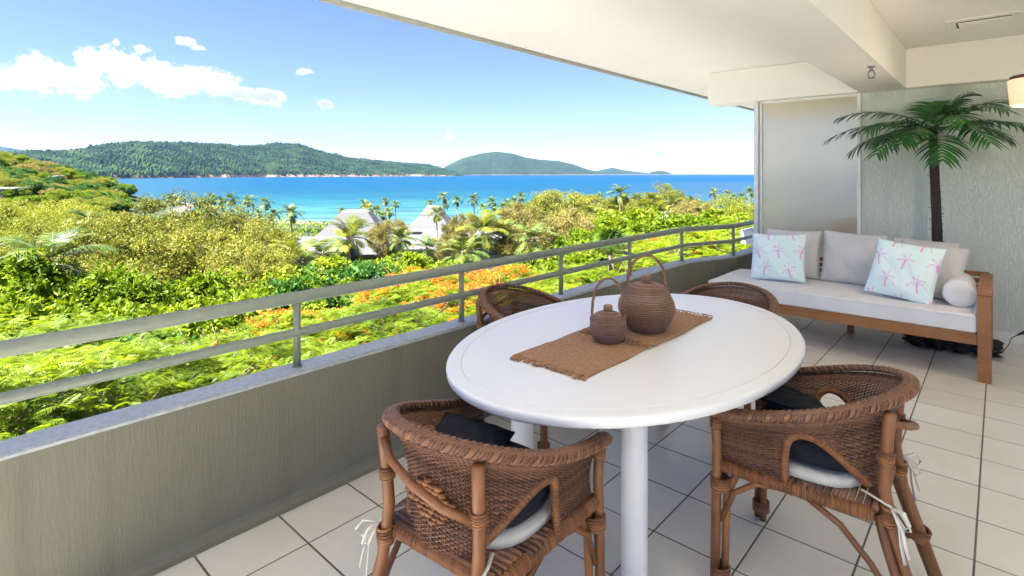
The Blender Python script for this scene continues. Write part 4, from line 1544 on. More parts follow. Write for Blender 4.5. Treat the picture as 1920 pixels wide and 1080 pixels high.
nz = n.noise(g, 0.35, 6, 0.65); nb_ = n.noise(g, 0.05, 4, 0.6)
soil = n.ramp(nz, [(0.3, (0.012, 0.026, 0.004)), (0.6, (0.028, 0.048, 0.009)), (0.8, (0.05, 0.055, 0.02))])
rock = n.ramp(nz, [(0.3, (0.07, 0.05, 0.038)), (0.7, (0.14, 0.115, 0.09))])
sand = n.mix(n.smooth(nb_, 0.45, 0.6), (0.15, 0.135, 0.105), rock)
n.put(p.inputs['Base Color'], n.mix(n.smooth(sp.outputs[2], -27.6, -26.6), sand, soil))
p.inputs['Roughness'].default_value = 0.95
M['soil'] = m
tag(link('ground', npmesh('ground', gV, gF, M['soil'], smooth=True)), kind='structure')

# sea
m, n, p, out = newmat('sea_water')
g = n.add('ShaderNodeNewGeometry').outputs['Position']
sp = n.add('ShaderNodeSeparateXYZ'); n.put(sp.inputs[0], g)
Dn = n.math('ADD', n.math('MULTIPLY', sp.outputs[0], float(FW[0])), n.math('MULTIPLY', sp.outputs[1], float(FW[1])))
Ln = n.math('ADD', n.math('MULTIPLY', sp.outputs[0], float(RT[0])), n.math('MULTIPLY', sp.outputs[1], float(RT[1])))
# distance off the beach, warped so that reef and sand patches follow the coast
cmb = n.add('ShaderNodeCombineXYZ'); n.put(cmb.inputs[0], n.math('MULTIPLY', Ln, 0.0022)); n.put(cmb.inputs[1], n.math('MULTIPLY', Dn, 0.0060))
w1 = n.noise(cmb.outputs[0], 1.6, 6, 0.62)
w2 = n.noise(cmb.outputs[0], 7.0, 5, 0.6)
dd = n.math('ADD', Dn, n.math('MULTIPLY', n.math('SUBTRACT', w1, 0.5), n.math('MULTIPLY', Dn, 0.75)))
lg_ = n.math('LOGARITHM', n.math('MAXIMUM', dd, 10.0), 10.0)
t = n.math('DIVIDE', n.math('SUBTRACT', lg_, 2.45), 1.6)     # 280 m -> 0, 11 km -> 1
deep = n.ramp(t, [(0.0, (0.085, 0.150, 0.130)), (0.12, (0.034, 0.115, 0.115)), (0.22, (0.008, 0.072, 0.100)), (0.33, (0.002, 0.045, 0.088)), (0.60, (0.0006, 0.040, 0.094)), (1.0, (0.0005, 0.032, 0.084))])
reef = n.math('MULTIPLY', n.smooth(w2, 0.48, 0.60), n.math('SUBTRACT', 1.0, n.smooth(Dn, 900, 1500)))
cw = n.mix(n.math('MULTIPLY', reef, 0.55), deep, (0.018, 0.040, 0.075))
leftp = n.smooth(n.math('DIVIDE', Ln, n.math('MAXIMUM', Dn, 1.0)), -0.40, -0.72)
cw = n.mix(n.math('MULTIPLY', leftp, 0.7), cw, (0.018, 0.060, 0.100))
rightp = n.math('MULTIPLY', n.smooth(n.math('DIVIDE', Ln, n.math('MAXIMUM', Dn, 1.0)), 0.12, 0.42), n.math('SUBTRACT', 1.0, n.smooth(Dn, 1300, 2600)))
cw = n.mix(n.math('MULTIPLY', rightp, 0.55), cw, (0.030, 0.055, 0.095))
c3 = n.add('ShaderNodeCombineXYZ'); n.put(c3.inputs[0], n.math('MULTIPLY', Ln, 0.012)); n.put(c3.inputs[1], n.math('MULTIPLY', Dn, 0.05))
rip = n.noise(c3.outputs[0], 1.0, 8, 0.75)
cw = n.mix(n.math('MULTIPLY', n.smooth(rip, 0.50, 0.70), 0.50), cw, (0.030, 0.10, 0.13))
cw = n.mix(n.math('MULTIPLY', n.smooth(rip, 0.48, 0.30), 0.45), cw, (0.001, 0.030, 0.075))
n.put(p.inputs['Base Color'], cw)
p.inputs['Roughness'].default_value = 0.40
p.inputs['IOR'].default_value = 1.33
p.inputs['Specular IOR Level'].default_value = 0.02
c2 = n.add('ShaderNodeCombineXYZ'); n.put(c2.inputs[0], n.math('MULTIPLY', Ln, 0.03)); n.put(c2.inputs[1], n.math('MULTIPLY', Dn, 0.11))
n.put(p.inputs['Normal'], n.bump(n.noise(c2.outputs[0], 3.0, 6, 0.65), 0.35, 0.7))
M['sea'] = m
RS = np.geomspace(120, 31000, 60)
tt, rr_ = np.meshgrid(np.linspace(0, 2 * PI, 181)[:-1], RS)
sV = np.stack([rr_ * np.cos(tt), rr_ * np.sin(tt), np.full_like(tt, SEA)], -1).reshape(-1, 3)
nT = 180
ii = np.arange(len(RS) - 1)[:, None] * nT + np.arange(nT)[None, :]
jj = np.arange(len(RS) - 1)[:, None] * nT + (np.arange(nT)[None, :] + 1) % nT
tag(link('sea', npmesh('sea', sV, np.stack([ii, jj, jj + nT, ii + nT], -1).reshape(-1, 4), M['sea'], smooth=True)), kind='structure')

# far hills: real height and distance, ridge drawn from the profile seen from the balcony
def hillmat(name, a, b, c, rockc, shore_h=9.0, sc_=0.012):
    m, n, p, out = newmat(name)
    g = n.add('ShaderNodeNewGeometry').outputs['Position']
    sp = n.add('ShaderNodeSeparateXYZ'); n.put(sp.inputs[0], g)
    nz = n.noise(g, sc_, 7, 0.68); n2 = n.noise(g, sc_ * .2, 4, .6)
    col = n.ramp(n.math('ADD', n.math('MULTIPLY', nz, .6), n.math('MULTIPLY', n2, .4)), [(0.35, a), (0.52, b), (0.68, c)])
    wv = n.math('ADD', SEA + shore_h * .5, n.math('MULTIPLY', n.noise(g, sc_ * 1.2, 3, .6), shore_h))
    k = n.math('SUBTRACT', 1.0, n.smooth(n.math('SUBTRACT', sp.outputs[2], wv), -1.0, 1.5))
    rk = n.mix(n.noise(g, sc_ * 6, 3, .6), rockc, tuple(q * 1.6 for q in rockc))
    n.put(p.inputs['Base Color'], n.mix(k, col, rk))
    p.inputs['Roughness'].default_value = 0.95
    p.inputs['Specular IOR Level'].default_value = 0.1
    return m


M['hill'] = hillmat('forested_hill', (0.006, 0.016, 0.008), (0.010, 0.026, 0.010), (0.045, 0.060, 0.018), (0.15, 0.098, 0.08), 22)
M['farhill'] = hillmat('far_forested_hill', (0.005, 0.015, 0.010), (0.010, 0.024, 0.013), (0.022, 0.036, 0.018), (0.05, 0.045, 0.04), 20, .004)


def hill(name, ridge, shore, mat, depth_k, nu, nv, rough, seed, back=0.9):
    """ridge: (px, y) skyline; shore: (px, y) waterline; depth_k: ridge distance / shore distance"""
    rp, ry = np.array(ridge, float).T
    sp_, sy = np.array(shore, float).T
    PX = np.linspace(rp[0], rp[-1], nu)
    T = np.r_[np.linspace(0, 1, nv), 1 + np.linspace(0.06, 1, nv // 2)]
    px, t = np.meshgrid(PX, T)
    Ds = (CAM_H - SEA) * FPX / (np.interp(px, sp_, sy) - HY)
    Ds = Ds * (1 + 0.05 * (fbm(px / 40 + seed, px * 0 + 3.3, 4) - .5))
    yr = np.interp(px, rp, ry) - 0.0
    Dr = Ds * depth_k
    D = Ds + (Dr - Ds) * t
    zr = CAM_H - (yr - HY) / FPX * Dr
    endf = np.clip(np.minimum(px - rp[0], rp[-1] - px) / 12.0, 0, 1)
    prof = np.where(t <= 1, (0.07 * np.clip(t / .03, 0, 1) + 0.93 * np.clip(t, 0, 1) ** 0.95), np.cos((t - 1) * PI / 2 * back))
    L = (px - 960) / FPX * D
    sx_, sy_ = L / 1000, D / 1000
    spur = fbm(sx_ * 3.2 + seed, sy_ * 2.4, 5) - 0.5
    hgt = (zr - SEA) * prof
    lump = (fbm(sx_ * 14 + seed, sy_ * 14, 4) - .5)
    z = SEA - 1.5 + hgt + (spur * rough * 1.6 + lump * rough * 0.25) * (zr - SEA) * np.sin(np.clip(t, 0, 1) * PI) ** .8
    X = FW[0] * D + RT[0] * L
    Y = FW[1] * D + RT[1] * L
    V = np.stack([X, Y, z], -1)
    nt, nu_ = px.shape
    a = (np.arange(nt - 1)[:, None] * nu_ + np.arange(nu_ - 1)[None, :])
    F = np.stack([a, a + 1, a + nu_ + 1, a + nu_], -1).reshape(-1, 4)
    o = link(name, npmesh(name, V.reshape(-1, 3), F, mat, smooth=True))
    tag(o, kind='structure')
    return V, px, t


HV, HP, HT = hill('hill', [(-420, 300), (-250, 292), (-120, 290), (0, 289), (45, 284), (110, 285), (150, 282), (190, 273), (240, 267), (330, 267), (400, 270), (470, 274), (520, 268), (560, 270), (600, 283), (650, 294), (700, 300), (760, 306), (800, 308), (840, 318), (865, 327)],
     [(-420, 337), (0, 337), (130, 336.2), (300, 334), (500, 332), (700, 331), (865, 330)], M['hill'], 1.42, 520, 70, 0.17, 3.1)
hill('far_hill', [(822, 326), (835, 312), (868, 296), (900, 288), (930, 284), (962, 288), (985, 295), (1010, 299), (1050, 302), (1075, 308), (1100, 317), (1125, 323), (1140, 326.5)],
     [(822, 328.6), (1140, 328.2)], M['farhill'], 1.25, 260, 40, 0.16, 8.2)
hill('islet', [(1108, 324), (1125, 319), (1148, 314), (1165, 318), (1185, 321), (1212, 324), (1222, 326.6)], [(1108, 327.6), (1222, 327.6)], M['farhill'], 1.1, 80, 20, 0.1, 4.4)
hill('islet', [(1212, 326.5), (1222, 322), (1238, 319.5), (1250, 322), (1262, 326.6)], [(1212, 327.7), (1262, 327.7)], M['farhill'], 1.1, 60, 20, 0.08, 6.4)
hill('mountain', [(-300, 262), (-180, 250), (-80, 262), (-20, 272), (20, 277), (60, 285), (100, 300)], [(-300, 328.4), (100, 328.4)], M['farhill'], 1.2, 120, 24, 0.1, 1.4)

# woods on the near hill: thousands of small crowns, nobody could count them
vis = (HT <= 1.02) & (HT > 0.012) & (HP > -40)
cand = HV[vis]
NTREE = 34000
pick = cand[rng.integers(0, len(cand), NTREE)]
jit = rng.normal(0, 1, (NTREE, 3)) * np.array([14, 14, 0])
pos = pick + jit
dens_n = fbm(pos[:, 0] / 260, pos[:, 1] / 260, 4)
clear = np.hypot((pos @ np.r_[RT, 0] / (pos @ np.r_[FW, 0]) * FPX + 960 - 528) / 34, 1e-9) < 1
hz = (pos[:, 2] - SEA)
keep = (dens_n > 0.33) & ~(clear & (hz > 60) & (hz < 150) & (dens_n < 0.56))
pos = pos[keep]; dens_n = dens_n[keep]
k = len(pos)
sR = rng.uniform(5, 11, k) * rng.choice([.8, 1, 1.5], k, p=[.4, .4, .2]); sH = np.minimum(26, sR * rng.uniform(1.0, 2.3, k))
tip = np.array([0, 0, 1.0])
ring = np.array([[math.cos(a), math.sin(a)] for a in np.linspace(0, 2 * PI, 6)[:-1]])
V = np.zeros((k, 11, 3))
jr = rng.uniform(.7, 1.2, (k, 5))
V[:, 0:5, :2] = ring[None] * (sR[:, None] * jr)[..., None]; V[:, 0:5, 2] = -2
V[:, 5:10, :2] = ring[None] * (sR[:, None] * jr[:, ::-1])[..., None] * .72; V[:, 5:10, 2] = (sH * .55)[:, None]
V[:, 10, 2] = sH
V += pos[:, None, :]
base = (np.arange(k) * 11)[:, None, None]
q4 = np.array([[i, (i + 1) % 5, 5 + (i + 1) % 5, 5 + i] for i in range(5)])
q3 = np.array([[5 + i, 5 + (i + 1) % 5, 10, 10] for i in range(5)])
F4 = (q4[None] + base).reshape(-1, 4); F3 = (q3[None] + base).reshape(-1, 4)
T3 = F3[:, :3]
Vf = V.reshape(-1, 3)
tri = np.concatenate([F4[:, [0, 1, 2]], F4[:, [0, 2, 3]], T3])
M['hillwood'] = leafmat('hill_wood', [(0.08, (0.0015, 0.009, 0.010)), (0.32, (0.004, 0.023, 0.017)), (0.52, (0.015, 0.048, 0.022)), (0.75, (0.048, 0.080, 0.026))], 0.12, 0.8, nscale=0.0055, spec=.1, obj=0.0)
tag(link('hill_forest', npmesh('hill_forest', Vf, tri, M['hillwood'], smooth=True)), 'dark green woods covering the long hill across the bay', 'forest', kind='stuff')

# ------------------------------------------------------------------ haze
hb = MB(); hb.box(-32500, 32500, -32500, 32500, -37, 700)
m = bpy.data.materials.new('sea_air'); m.use_nodes = True
n = NT(m.node_tree); n.n.clear()
o_ = n.add('ShaderNodeOutputMaterial'); pv = n.add('ShaderNodeVolumePrincipled')
pv.inputs['Color'].default_value = (0.48, 0.72, 1.0, 1)
pv.inputs['Density'].default_value = 0.85e-5
pv.inputs['Anisotropy'].default_value = 0.2
n.l.new(pv.outputs[0], o_.inputs['Volume'])
M['haze'] = m
HAZE = hb.build('haze', m)
tag(HAZE, kind='stuff')

# ================================================================== TREES
def leaves(C, Dv, Nv, ln, wd, fold=0.25):
    """diamond leaves: base C, direction Dv, face normal Nv -> verts, quads"""
    k = len(C)
    Dv = Dv / np.maximum(1e-6, np.linalg.norm(Dv, axis=1))[:, None]
    S = np.cross(Dv, Nv); S /= np.maximum(1e-6, np.linalg.norm(S, axis=1))[:, None]
    N2 = np.cross(S, Dv)
    ln = np.broadcast_to(ln, k)[:, None]; wd = np.broadcast_to(wd, k)[:, None]
    V = np.stack([C, C + Dv * ln * .45 + S * wd * .5 + N2 * wd * fold * .5, C + Dv * ln - N2 * ln * .12, C + Dv * ln * .45 - S * wd * .5 + N2 * wd * fold * .5], 1)
    return V.reshape(-1, 3), np.arange(4 * k).reshape(k, 4)


def rdir(k, r):
    v = r.normal(0, 1, (k, 3))
    return v / np.linalg.norm(v, axis=1)[:, None]


def crown_blobs(r, R0, H0, nb, rb, flat=False):
    """cluster centres spread through a crown, biased to its outer shell"""
    out = []
    while len(out) < nb:
        p = r.uniform(-1, 1, 3)
        d = np.linalg.norm(p)
        if d > 1 or d < 0.55 * r.random(): continue
        if flat:
            q = np.array([p[0] * R0, p[1] * R0, H0 * (0.72 - 0.35 * (p[0] ** 2 + p[1] ** 2) + 0.2 * p[2])])
        else:
            q = np.array([p[0] * R0, p[1] * R0, H0 * (0.5 + 0.5 * p[2])])
            k = 1 - 0.35 * max(0, -p[2])
            q[:2] *= k
        out.append(q)
    B = np.array(out)
    return B, rb * r.uniform(.65, 1.35, nb)


def tree_limbs(r, B, R0, H0, nl, r0):
    mb = MB()
    sel = B[r.permutation(len(B))[:nl]]
    for q in sel:
        a = Vector((0, 0, -H0 * 0.15)); b = Vector(q)
        mid = a.lerp(b, 0.5) + Vector((r.normal(0, R0 * .06), r.normal(0, R0 * .06), -H0 * 0.06))
        pts = [a.lerp(mid, t) for t in (0, .5)] + [mid, mid.lerp(b, .5) + Vector((0, 0, H0 * .02)), b]
        mb.tube(pts, [r0, r0 * .8, r0 * .6, r0 * .4, r0 * .18], 5)
        for _ in range(3):
            e = b + Vector(tuple(r.normal(0, R0 * .13, 3)))
            mb.tube([mid.lerp(b, .6), mid.lerp(e, .8), e], [r0 * .3, r0 * .2, r0 * .08], 4)
    return mb


def fuse(name, limb, V, F, mats):
    LV = np.array(limb.v, float); lf = [f for f in limb.f if len(f) == 4]
    LF = np.array(lf, int)
    F2 = F + len(LV)
    return npmesh(name, np.concatenate([LV, V]), np.concatenate([LF, F2]), mats, mi=np.r_[np.full(len(LF), 1), np.zeros(len(F2), int)])


M['bark'] = simple('grey_brown_bark', (0.16, 0.12, 0.085), 0.9, vary=0.4, vscale=3, bump=.8, bscale=12, bdist=.05)
M['palebark'] = simple('pale_bark', (0.34, 0.27, 0.20), 0.85, vary=0.35, vscale=3)
M['poinciana'] = leafmat('lime_fern_leaf', [(0.1, (0.065, 0.12, 0.008)), (0.5, (0.17, 0.245, 0.014)), (0.95, (0.29, 0.38, 0.020))], .5, .5, nscale=.5)
M['gum'] = leafmat('olive_gum_leaf', [(0.1, (0.055, 0.085, 0.008)), (0.45, (0.19, 0.205, 0.016)), (0.9, (0.37, 0.355, 0.060))], .20, .6, nscale=.75)
M['yellowgum'] = leafmat('yellow_green_leaf', [(0.1, (0.10, 0.145, 0.010)), (0.5, (0.23, 0.26, 0.014)), (0.9, (0.40, 0.39, 0.05))], .22, .5, nscale=.5)
M['broad'] = leafmat('bright_broad_leaf', [(0.1, (0.045, 0.095, 0.005)), (0.5, (0.16, 0.24, 0.010)), (0.9, (0.29, 0.35, 0.020))], .32, .6, nscale=.6, spec=.2)
M['dark'] = leafmat('dark_glossy_leaf', [(0.1, (0.015, 0.06, 0.012)), (0.5, (0.04, 0.13, 0.02)), (0.9, (0.11, 0.23, 0.03))], .28, .5, nscale=.5, spec=.25)
M['brownish'] = leafmat('sparse_olive_leaf', [(0.1, (0.10, 0.095, 0.025)), (0.5, (0.24, 0.215, 0.055)), (0.9, (0.42, 0.35, 0.13))], .32, .6, nscale=.6)
M['coconut'] = leafmat('coconut_leaf', [(0.1, (0.022, 0.055, 0.008)), (0.5, (0.07, 0.125, 0.013)), (0.9, (0.20, 0.22, 0.03))], .18, .5, nscale=.6, spec=.3)
M['coconut_gold'] = leafmat('golden_coconut_leaf', [(0.1, (0.035, 0.075, 0.006)), (0.5, (0.12, 0.16, 0.010)), (0.9, (0.30, 0.29, 0.025))], .35, .5, nscale=.6, spec=.3)
M['flower'] = leafmat('orange_flower', [(0.1, (0.55, 0.09, 0.01)), (0.5, (0.72, 0.17, 0.015)), (0.9, (0.75, 0.30, 0.03))], .35, .5, nscale=.6)


def asset_cloud(name, seed, R0, H0, nb, rb, per, ln, wd, mat, bark, droop=0.3, outw=0.8, up=0.5, flat=False, limbs=9, lr=.10, clump=5, mono=False):
    r = np.random.default_rng(seed)
    B, br = crown_blobs(r, R0, H0, nb, rb, flat)
    k = nb * per // clump
    bi = r.integers(0, nb, k)
    dv = rdir(k, r)
    dv[:, 2] = dv[:, 2] * 0.75 + 0.22
    rad = br[bi] * r.uniform(.30, 1.0, k) ** .4
    P = B[bi] + dv * rad[:, None] * np.array([1, 1, .8])
    # sprays of clump leaves
    P = np.repeat(P, clump, 0); D0 = np.repeat(dv, clump, 0)
    kk = len(P)
    Dv = D0 * outw + rdir(kk, r) * 0.85 + np.array([0, 0, -droop])
    Nv = rdir(kk, r) * .8 + np.array([0, 0, up])
    V, F = leaves(P + r.normal(0, ln * .18, (kk, 3)), Dv, Nv, ln * r.uniform(.6, 1.25, kk), wd * r.uniform(.7, 1.2, kk))
    # denser inner twigs and leaves that give every clump a body and a shadow side
    ki = nb * 60
    bj = np.repeat(np.arange(nb), 60)
    Ci = B[bj] + rdir(ki, r) * (br[bj] * r.uniform(.1, .62, ki))[:, None] * np.array([1, 1, .75])
    Vi, Fi = leaves(Ci, rdir(ki, r), rdir(ki, r), ln * 2.0 * r.uniform(.6, 1.2, ki), ln * 1.1)
    V = np.concatenate([V, Vi]); F = np.concatenate([F, Fi + len(V) - len(Vi)])
    return fuse(name, tree_limbs(r, B, R0, H0, limbs, lr), V, F, [mat, bark]), R0, H0


def asset_fern(name, seed, R0, H0, twigs, fl, pairs, flowers=0):
    """poinciana: flat umbrella of feathery fronds, each with its own pairs of leaflets"""
    r = np.random.default_rng(seed)
    tw = []
    while len(tw) < twigs:
        p = r.uniform(-1, 1, 2)
        d = np.hypot(*p)
        if d > 1: continue
        lobe = 0.82 + .18 * math.sin(3 * math.atan2(p[1], p[0]) + seed) * d
        lay = r.choice([0.0, 0.28, 0.6], p=[.6, .28, .12])
        h = H0 * (1 - 0.55 * d ** 2.2 - lay * .55) + 0.10 * H0 * math.sin(p[0] * 6 + seed) * math.sin(p[1] * 7)
        tw.append((p[0] * R0 * lobe, p[1] * R0 * lobe, h))
    tw = np.array(tw)
    per = 7
    k = twigs * per
    O = np.repeat(tw, per, 0) + r.normal(0, .07, (k, 3)) * np.array([1, 1, .6])
    a = r.uniform(0, 2 * PI, k)
    el = r.uniform(-.1, .65, k)
    D = np.stack([np.cos(a) * np.cos(el), np.sin(a) * np.cos(el), np.sin(el)], 1)
    S = np.stack([-np.sin(a), np.cos(a), r.normal(0, .25, k)], 1); S /= np.linalg.norm(S, axis=1)[:, None]
    N = np.cross(D, S); N[N[:, 2] < 0] *= -1
    L = fl * r.uniform(.65, 1.25, k)
    bend = r.uniform(.25, .75, k)
    Vs = []
    for q in range(pairs):
        t = (q + .8) / pairs
        c = O + D * (L * t)[:, None] + np.array([0, 0, -1]) * (L * bend * t * t * .6)[:, None]
        wl = fl * 0.30 * math.sin(PI * min(1, .15 + t * .85)) ** .6
        for sg in (-1, 1):
            dv = S * sg + D * .45
            e = c + dv * wl - np.array([0, 0, 1]) * wl * .30
            w_ = D * (fl / pairs * .36)
            mid = (c + e) / 2 + N * wl * .10
            Vs.append(np.stack([c, mid - w_, e, mid + w_], 1))
    V = np.concatenate(Vs).reshape(-1, 3)
    F = np.arange(len(V)).reshape(-1, 4)
    me = fuse(name, tree_limbs(r, tw * np.array([1, 1, .8]), R0, H0, 26, .07), V, F, [M['poinciana'], M['bark']])
    fme = None
    if flowers:
        cs = tw[(tw[:, 2] > H0 * .35)]
        cen = cs[r.integers(0, len(cs), flowers)]
        band = vnoise(cen[:, 0] * .8 + seed, cen[:, 1] * .8)
        cen = cen[band > .38]
        kk = len(cen) * 14
        P = np.repeat(cen, 14, 0) + r.normal(0, .10, (kk, 3)) * np.array([1, 1, .5]) + np.array([0, 0, .14])
        V, F = leaves(P, rdir(kk, r), rdir(kk, r) + np.array([0, 0, .7]), 0.075 * r.uniform(.7, 1.3, kk), .06)
        fme = npmesh('flowers', V, F, M['flower'])
    return me, R0, H0, fme


FERN = [asset_fern('crown', 21, 3.6, 1.9, 270, .38, 10), asset_fern('crown', 22, 3.4, 2.1, 270, .36, 10), ]
FERNF = [asset_fern('crown', 23, 4.6, 2.2, 520, .42, 5, 420), asset_fern('crown', 24, 4.4, 2.4, 520, .42, 5, 1000)]
GUM = [asset_cloud('crown', s, 5.0, 8.5, 95, 1.12, 760, .145, .062, M['gum'], M['palebark'], droop=.75, up=.1, limbs=16, clump=6) for s in (31, 32, 33)]
YEL = [asset_cloud('crown', s, 5.5, 6.5, 85, 1.3, 560, .17, .075, M['yellowgum'], M['palebark'], droop=.3, limbs=10, clump=6) for s in (41, 42)]
BRD = [asset_cloud('crown', s, 3.2, 4.2, 52, .95, 270, .25, .12, M['broad'], M['bark'], droop=.05, up=1.1, outw=1.0, limbs=10, clump=7) for s in (51, 52, 53)]
DRK = [asset_cloud('crown', s, 3.0, 4.0, 46, .95, 240, .24, .11, M['dark'], M['bark'], droop=.1, up=.9, clump=6) for s in (61, 62)]
BRN = [asset_cloud('crown', s, 4.0, 5.2, 90, .8, 300, .14, .065, M['brownish'], M['palebark'], droop=.3, limbs=26, lr=.09, clump=5) for s in (71, 72)]
KIND = dict(fern=FERN, flame=FERNF, gum=GUM, yellow=YEL, broad=BRD, dark=DRK, sparse=BRN)
TRUNK = {}
for nm, bk, r0 in (('bark', 'bark', .22), ('palebark', 'palebark', .2)):
    t_ = MB(); t_.tube([(0.0, 0, 0), (.05, .03, .3), (-.04, .05, .65), (0, 0, 1.0)], [r0 * 1.5, r0 * 1.1, r0, r0 * .8], 8)
    TRUNK[nm] = t_.mesh('trunk', M[bk])


def tree(kind, px, ytop, D, rad, hgt=None, label='', group=None, vi=None, cat='tree', name=None):
    v = KIND[kind]
    vi = (int(px * 7 + D * 3) % len(v)) if vi is None else vi
    a = v[vi]
    x, y = at(px, D)
    s = rad / a[1]
    sz = (hgt / a[2]) if hgt else s
    zt = zrow(ytop, D)
    zb = zt - a[2] * sz
    zg = float(ground(x, y)) - .3
    if zb - zg < 0.6: zb = zg + .6
    NM = dict(fern='poinciana_tree', flame='flame_tree', gum='gum_tree', yellow='paperbark_tree', broad='broadleaf_tree', dark='evergreen_tree', sparse='olive_tree')
    root = empty(name or NM[kind], (x, y, zg), random.uniform(0, 2 * PI), label, cat, group)
    link('crown', a[0], root, (0, 0, zb - zg), scale=(s, s, sz))
    bk = 'palebark' if kind in ('gum', 'yellow', 'sparse') else 'bark'
    link('trunk', TRUNK[bk], root, (0, 0, 0), scale=(s * .9, s * .9, zb - zg - a[2] * sz * .1))
    if len(a) > 3 and a[3] is not None:
        f_ = link('flowers', a[3], root, (0, 0, zb - zg), scale=(s, s, sz))
        f_['kind'] = 'stuff'
    return root

# ---- feathery poincianas right under the railing
GF = 'lime poincianas under the railing'
tree('fern', -120, 700, 8.6, 3.6, 1.7, 'lime feathery tree just below the balcony wall at the left edge', GF, 0)
tree('fern', 210, 668, 10.6, 3.5, 1.8, 'lime feathery tree below the balcony wall, left of the first railing post', GF, 1)
tree('fern', 520, 655, 12.2, 3.6, 1.9, 'lime feathery tree crossing behind the first railing post from the left', GF, 0)
tree('fern', -420, 720, 8.5, 3.4, 1.9, 'lime feathery tree at the far left corner under the railing', GF, 1)
tree('fern', 60, 612, 14.5, 3.8, 1.9, 'second row lime feathery tree at the left under the mid rail', GF, 1)
tree('fern', 700, 585, 17.5, 4.0, 2.0, 'lime feathery tree between the first two railing posts', GF, 1)
tree('flame', 560, 600, 18.0, 4.3, 2.0, 'flame tree with few orange flowers between the first and second railing posts', 'flame trees', 0)
tree('flame', 800, 520, 26.0, 5.0, 2.4, 'flame tree dotted with orange flowers left of the second railing post', 'flame trees', 1)
tree('flame', 960, 512, 29.0, 5.2, 2.4, 'flame tree covered in orange flowers behind the chair by the railing', 'flame trees', 1)
tree('flame', 880, 545, 22.0, 4.2, 2.0, 'orange flowering flame tree low behind the second railing post', 'flame trees', 1)
tree('fern', 1090, 510, 24.0, 4.0, 2.0, 'lime feathery tree behind the third railing post', GF, 0)
tree('fern', 1010, 545, 20.0, 3.6, 1.9, 'lime feathery tree behind the lower basket handle', GF, 0)
tree('fern', 1210, 478, 31.0, 4.8, 2.3, 'lime feathery tree beyond the fourth railing post', GF, 1)
tree('fern', 1330, 432, 40.0, 6.0, 3.0, 'lime feathery tree filling the gap where the railing bends', GF, 0)
tree('fern', 1405, 420, 52.0, 6.5, 3.2, 'lime feathery tree just left of the screen post', GF, 1)
tree('flame', 1290, 440, 46.0, 5.4, 2.6, 'lime flame tree with stray flowers left of the railing bend', 'flame trees', 0)
tree('fern', 1180, 440, 50.0, 5.5, 2.8, 'lime feathery tree under the right palms', GF, 1)
tree('fern', 1500, 430, 38.0, 6.0, 3.0, 'lime feathery tree behind the frosted screen', GF, 0)
tree('fern', 1650, 440, 34.0, 6.0, 3.0, 'lime feathery tree behind the right half of the screen', GF, 1)
# ---- broad leaved trees in the middle left
GB = 'bright broad leaved trees on the slope'
for (px, yt, D, r_, h_, lab) in [
        (-60, 560, 20, 3.4, 4.6, 'bright broad leaved tree at the left edge above the top rail'),
        (150, 585, 21, 3.3, 4.4, 'bright broad leaved tree seen through the rails on the left'),
        (330, 575, 22, 3.4, 4.6, 'bright broad leaved tree behind the rails left of the first post'),
        (470, 565, 24, 3.2, 4.2, 'broad leaved tree whose crown meets the top rail near the first post'),
        (20, 495, 29, 3.6, 5.0, 'light green broad leaved tree at the left below the coconut palm'),
        (215, 520, 30, 3.4, 5.0, 'light green broad leaved tree right of the left coconut palm'),
        (380, 528, 31, 3.6, 4.6, 'light green broad leaved tree under the olive gum trees'),
        (640, 486, 42, 4.6, 4.8, 'rounded bright green tree left of the second post and above the rail'),
        (760, 478, 46, 4.6, 4.8, 'rounded bright green tree below the resort roofs'),
        (1050, 470, 46, 4.2, 5.0, 'bright green tree over the rail right of the golden palms'),
        (1110, 428, 62, 5.0, 6.0, 'bright green tree left of the fan palm crown'),
        (1190, 400, 78, 6.0, 7.0, 'bright green domed tree in front of the white roof'),
        (1330, 398, 72, 6.5, 6.0, 'bright green tree left of the screen above the railing bend'),
        (1265, 412, 66, 5.5, 6.0, 'bright green tree right of the white roof')]:
    tree('broad', px, yt, D, r_, h_, lab, GB)
GD = 'dark evergreen trees'
for (px, yt, D, r_, h_, lab) in [
        (235, 640, 17.5, 2.6, 3.4, 'dark glossy tree between the two rails on the left'),
        (30, 650, 16.5, 2.4, 3.0, 'dark glossy tree between the rails at the left edge'),
        (730, 530, 33, 2.6, 3.0, 'dark glossy shrub under the top rail left of the second post'),
        (690, 500, 40, 3.2, 4.0, 'deep green tree above the top rail under the resort roof'),
        (560, 520, 38, 2.8, 4.5, 'deep green tree at the foot of the two leaning palms'),
        (265, 425, 90, 3.6, 5.0, 'deep green crown in the olive wood on the left')]:
    tree('dark', px, yt, D, r_, h_, lab, GD)
# ---- olive gums
GG_ = 'olive green gum trees left of the resort'
for (px, yt, D, r_, h_, lab) in [
        (330, 366, 68, 8.0, 13, 'tallest olive gum tree, its dome breaking the shoreline on the left'),
        (425, 386, 66, 6.6, 11, 'olive gum tree just left of the shore palms'),
        (250, 396, 62, 6.4, 11, 'olive gum tree left of the tallest one'),
        (400, 425, 50, 6.2, 10, 'large olive gum tree in front of the tallest one'),
        (285, 436, 48, 5.6, 9.5, 'olive gum tree right of the left coconut palm'),
        (488, 418, 62, 4.6, 9, 'olive gum tree at the left side of the grey roof'),
        (165, 425, 58, 5.4, 9, 'olive gum tree behind the left coconut palm'),
        (475, 465, 42, 3.8, 7.5, 'small olive gum tree beside the two leaning palms'),
        (60, 425, 60, 5.5, 9, 'olive gum tree near the left edge above the coconut palm')]:
    tree('gum', px, yt, D, r_, h_, lab, GG_)
GY = 'yellow green trees of the left wood'
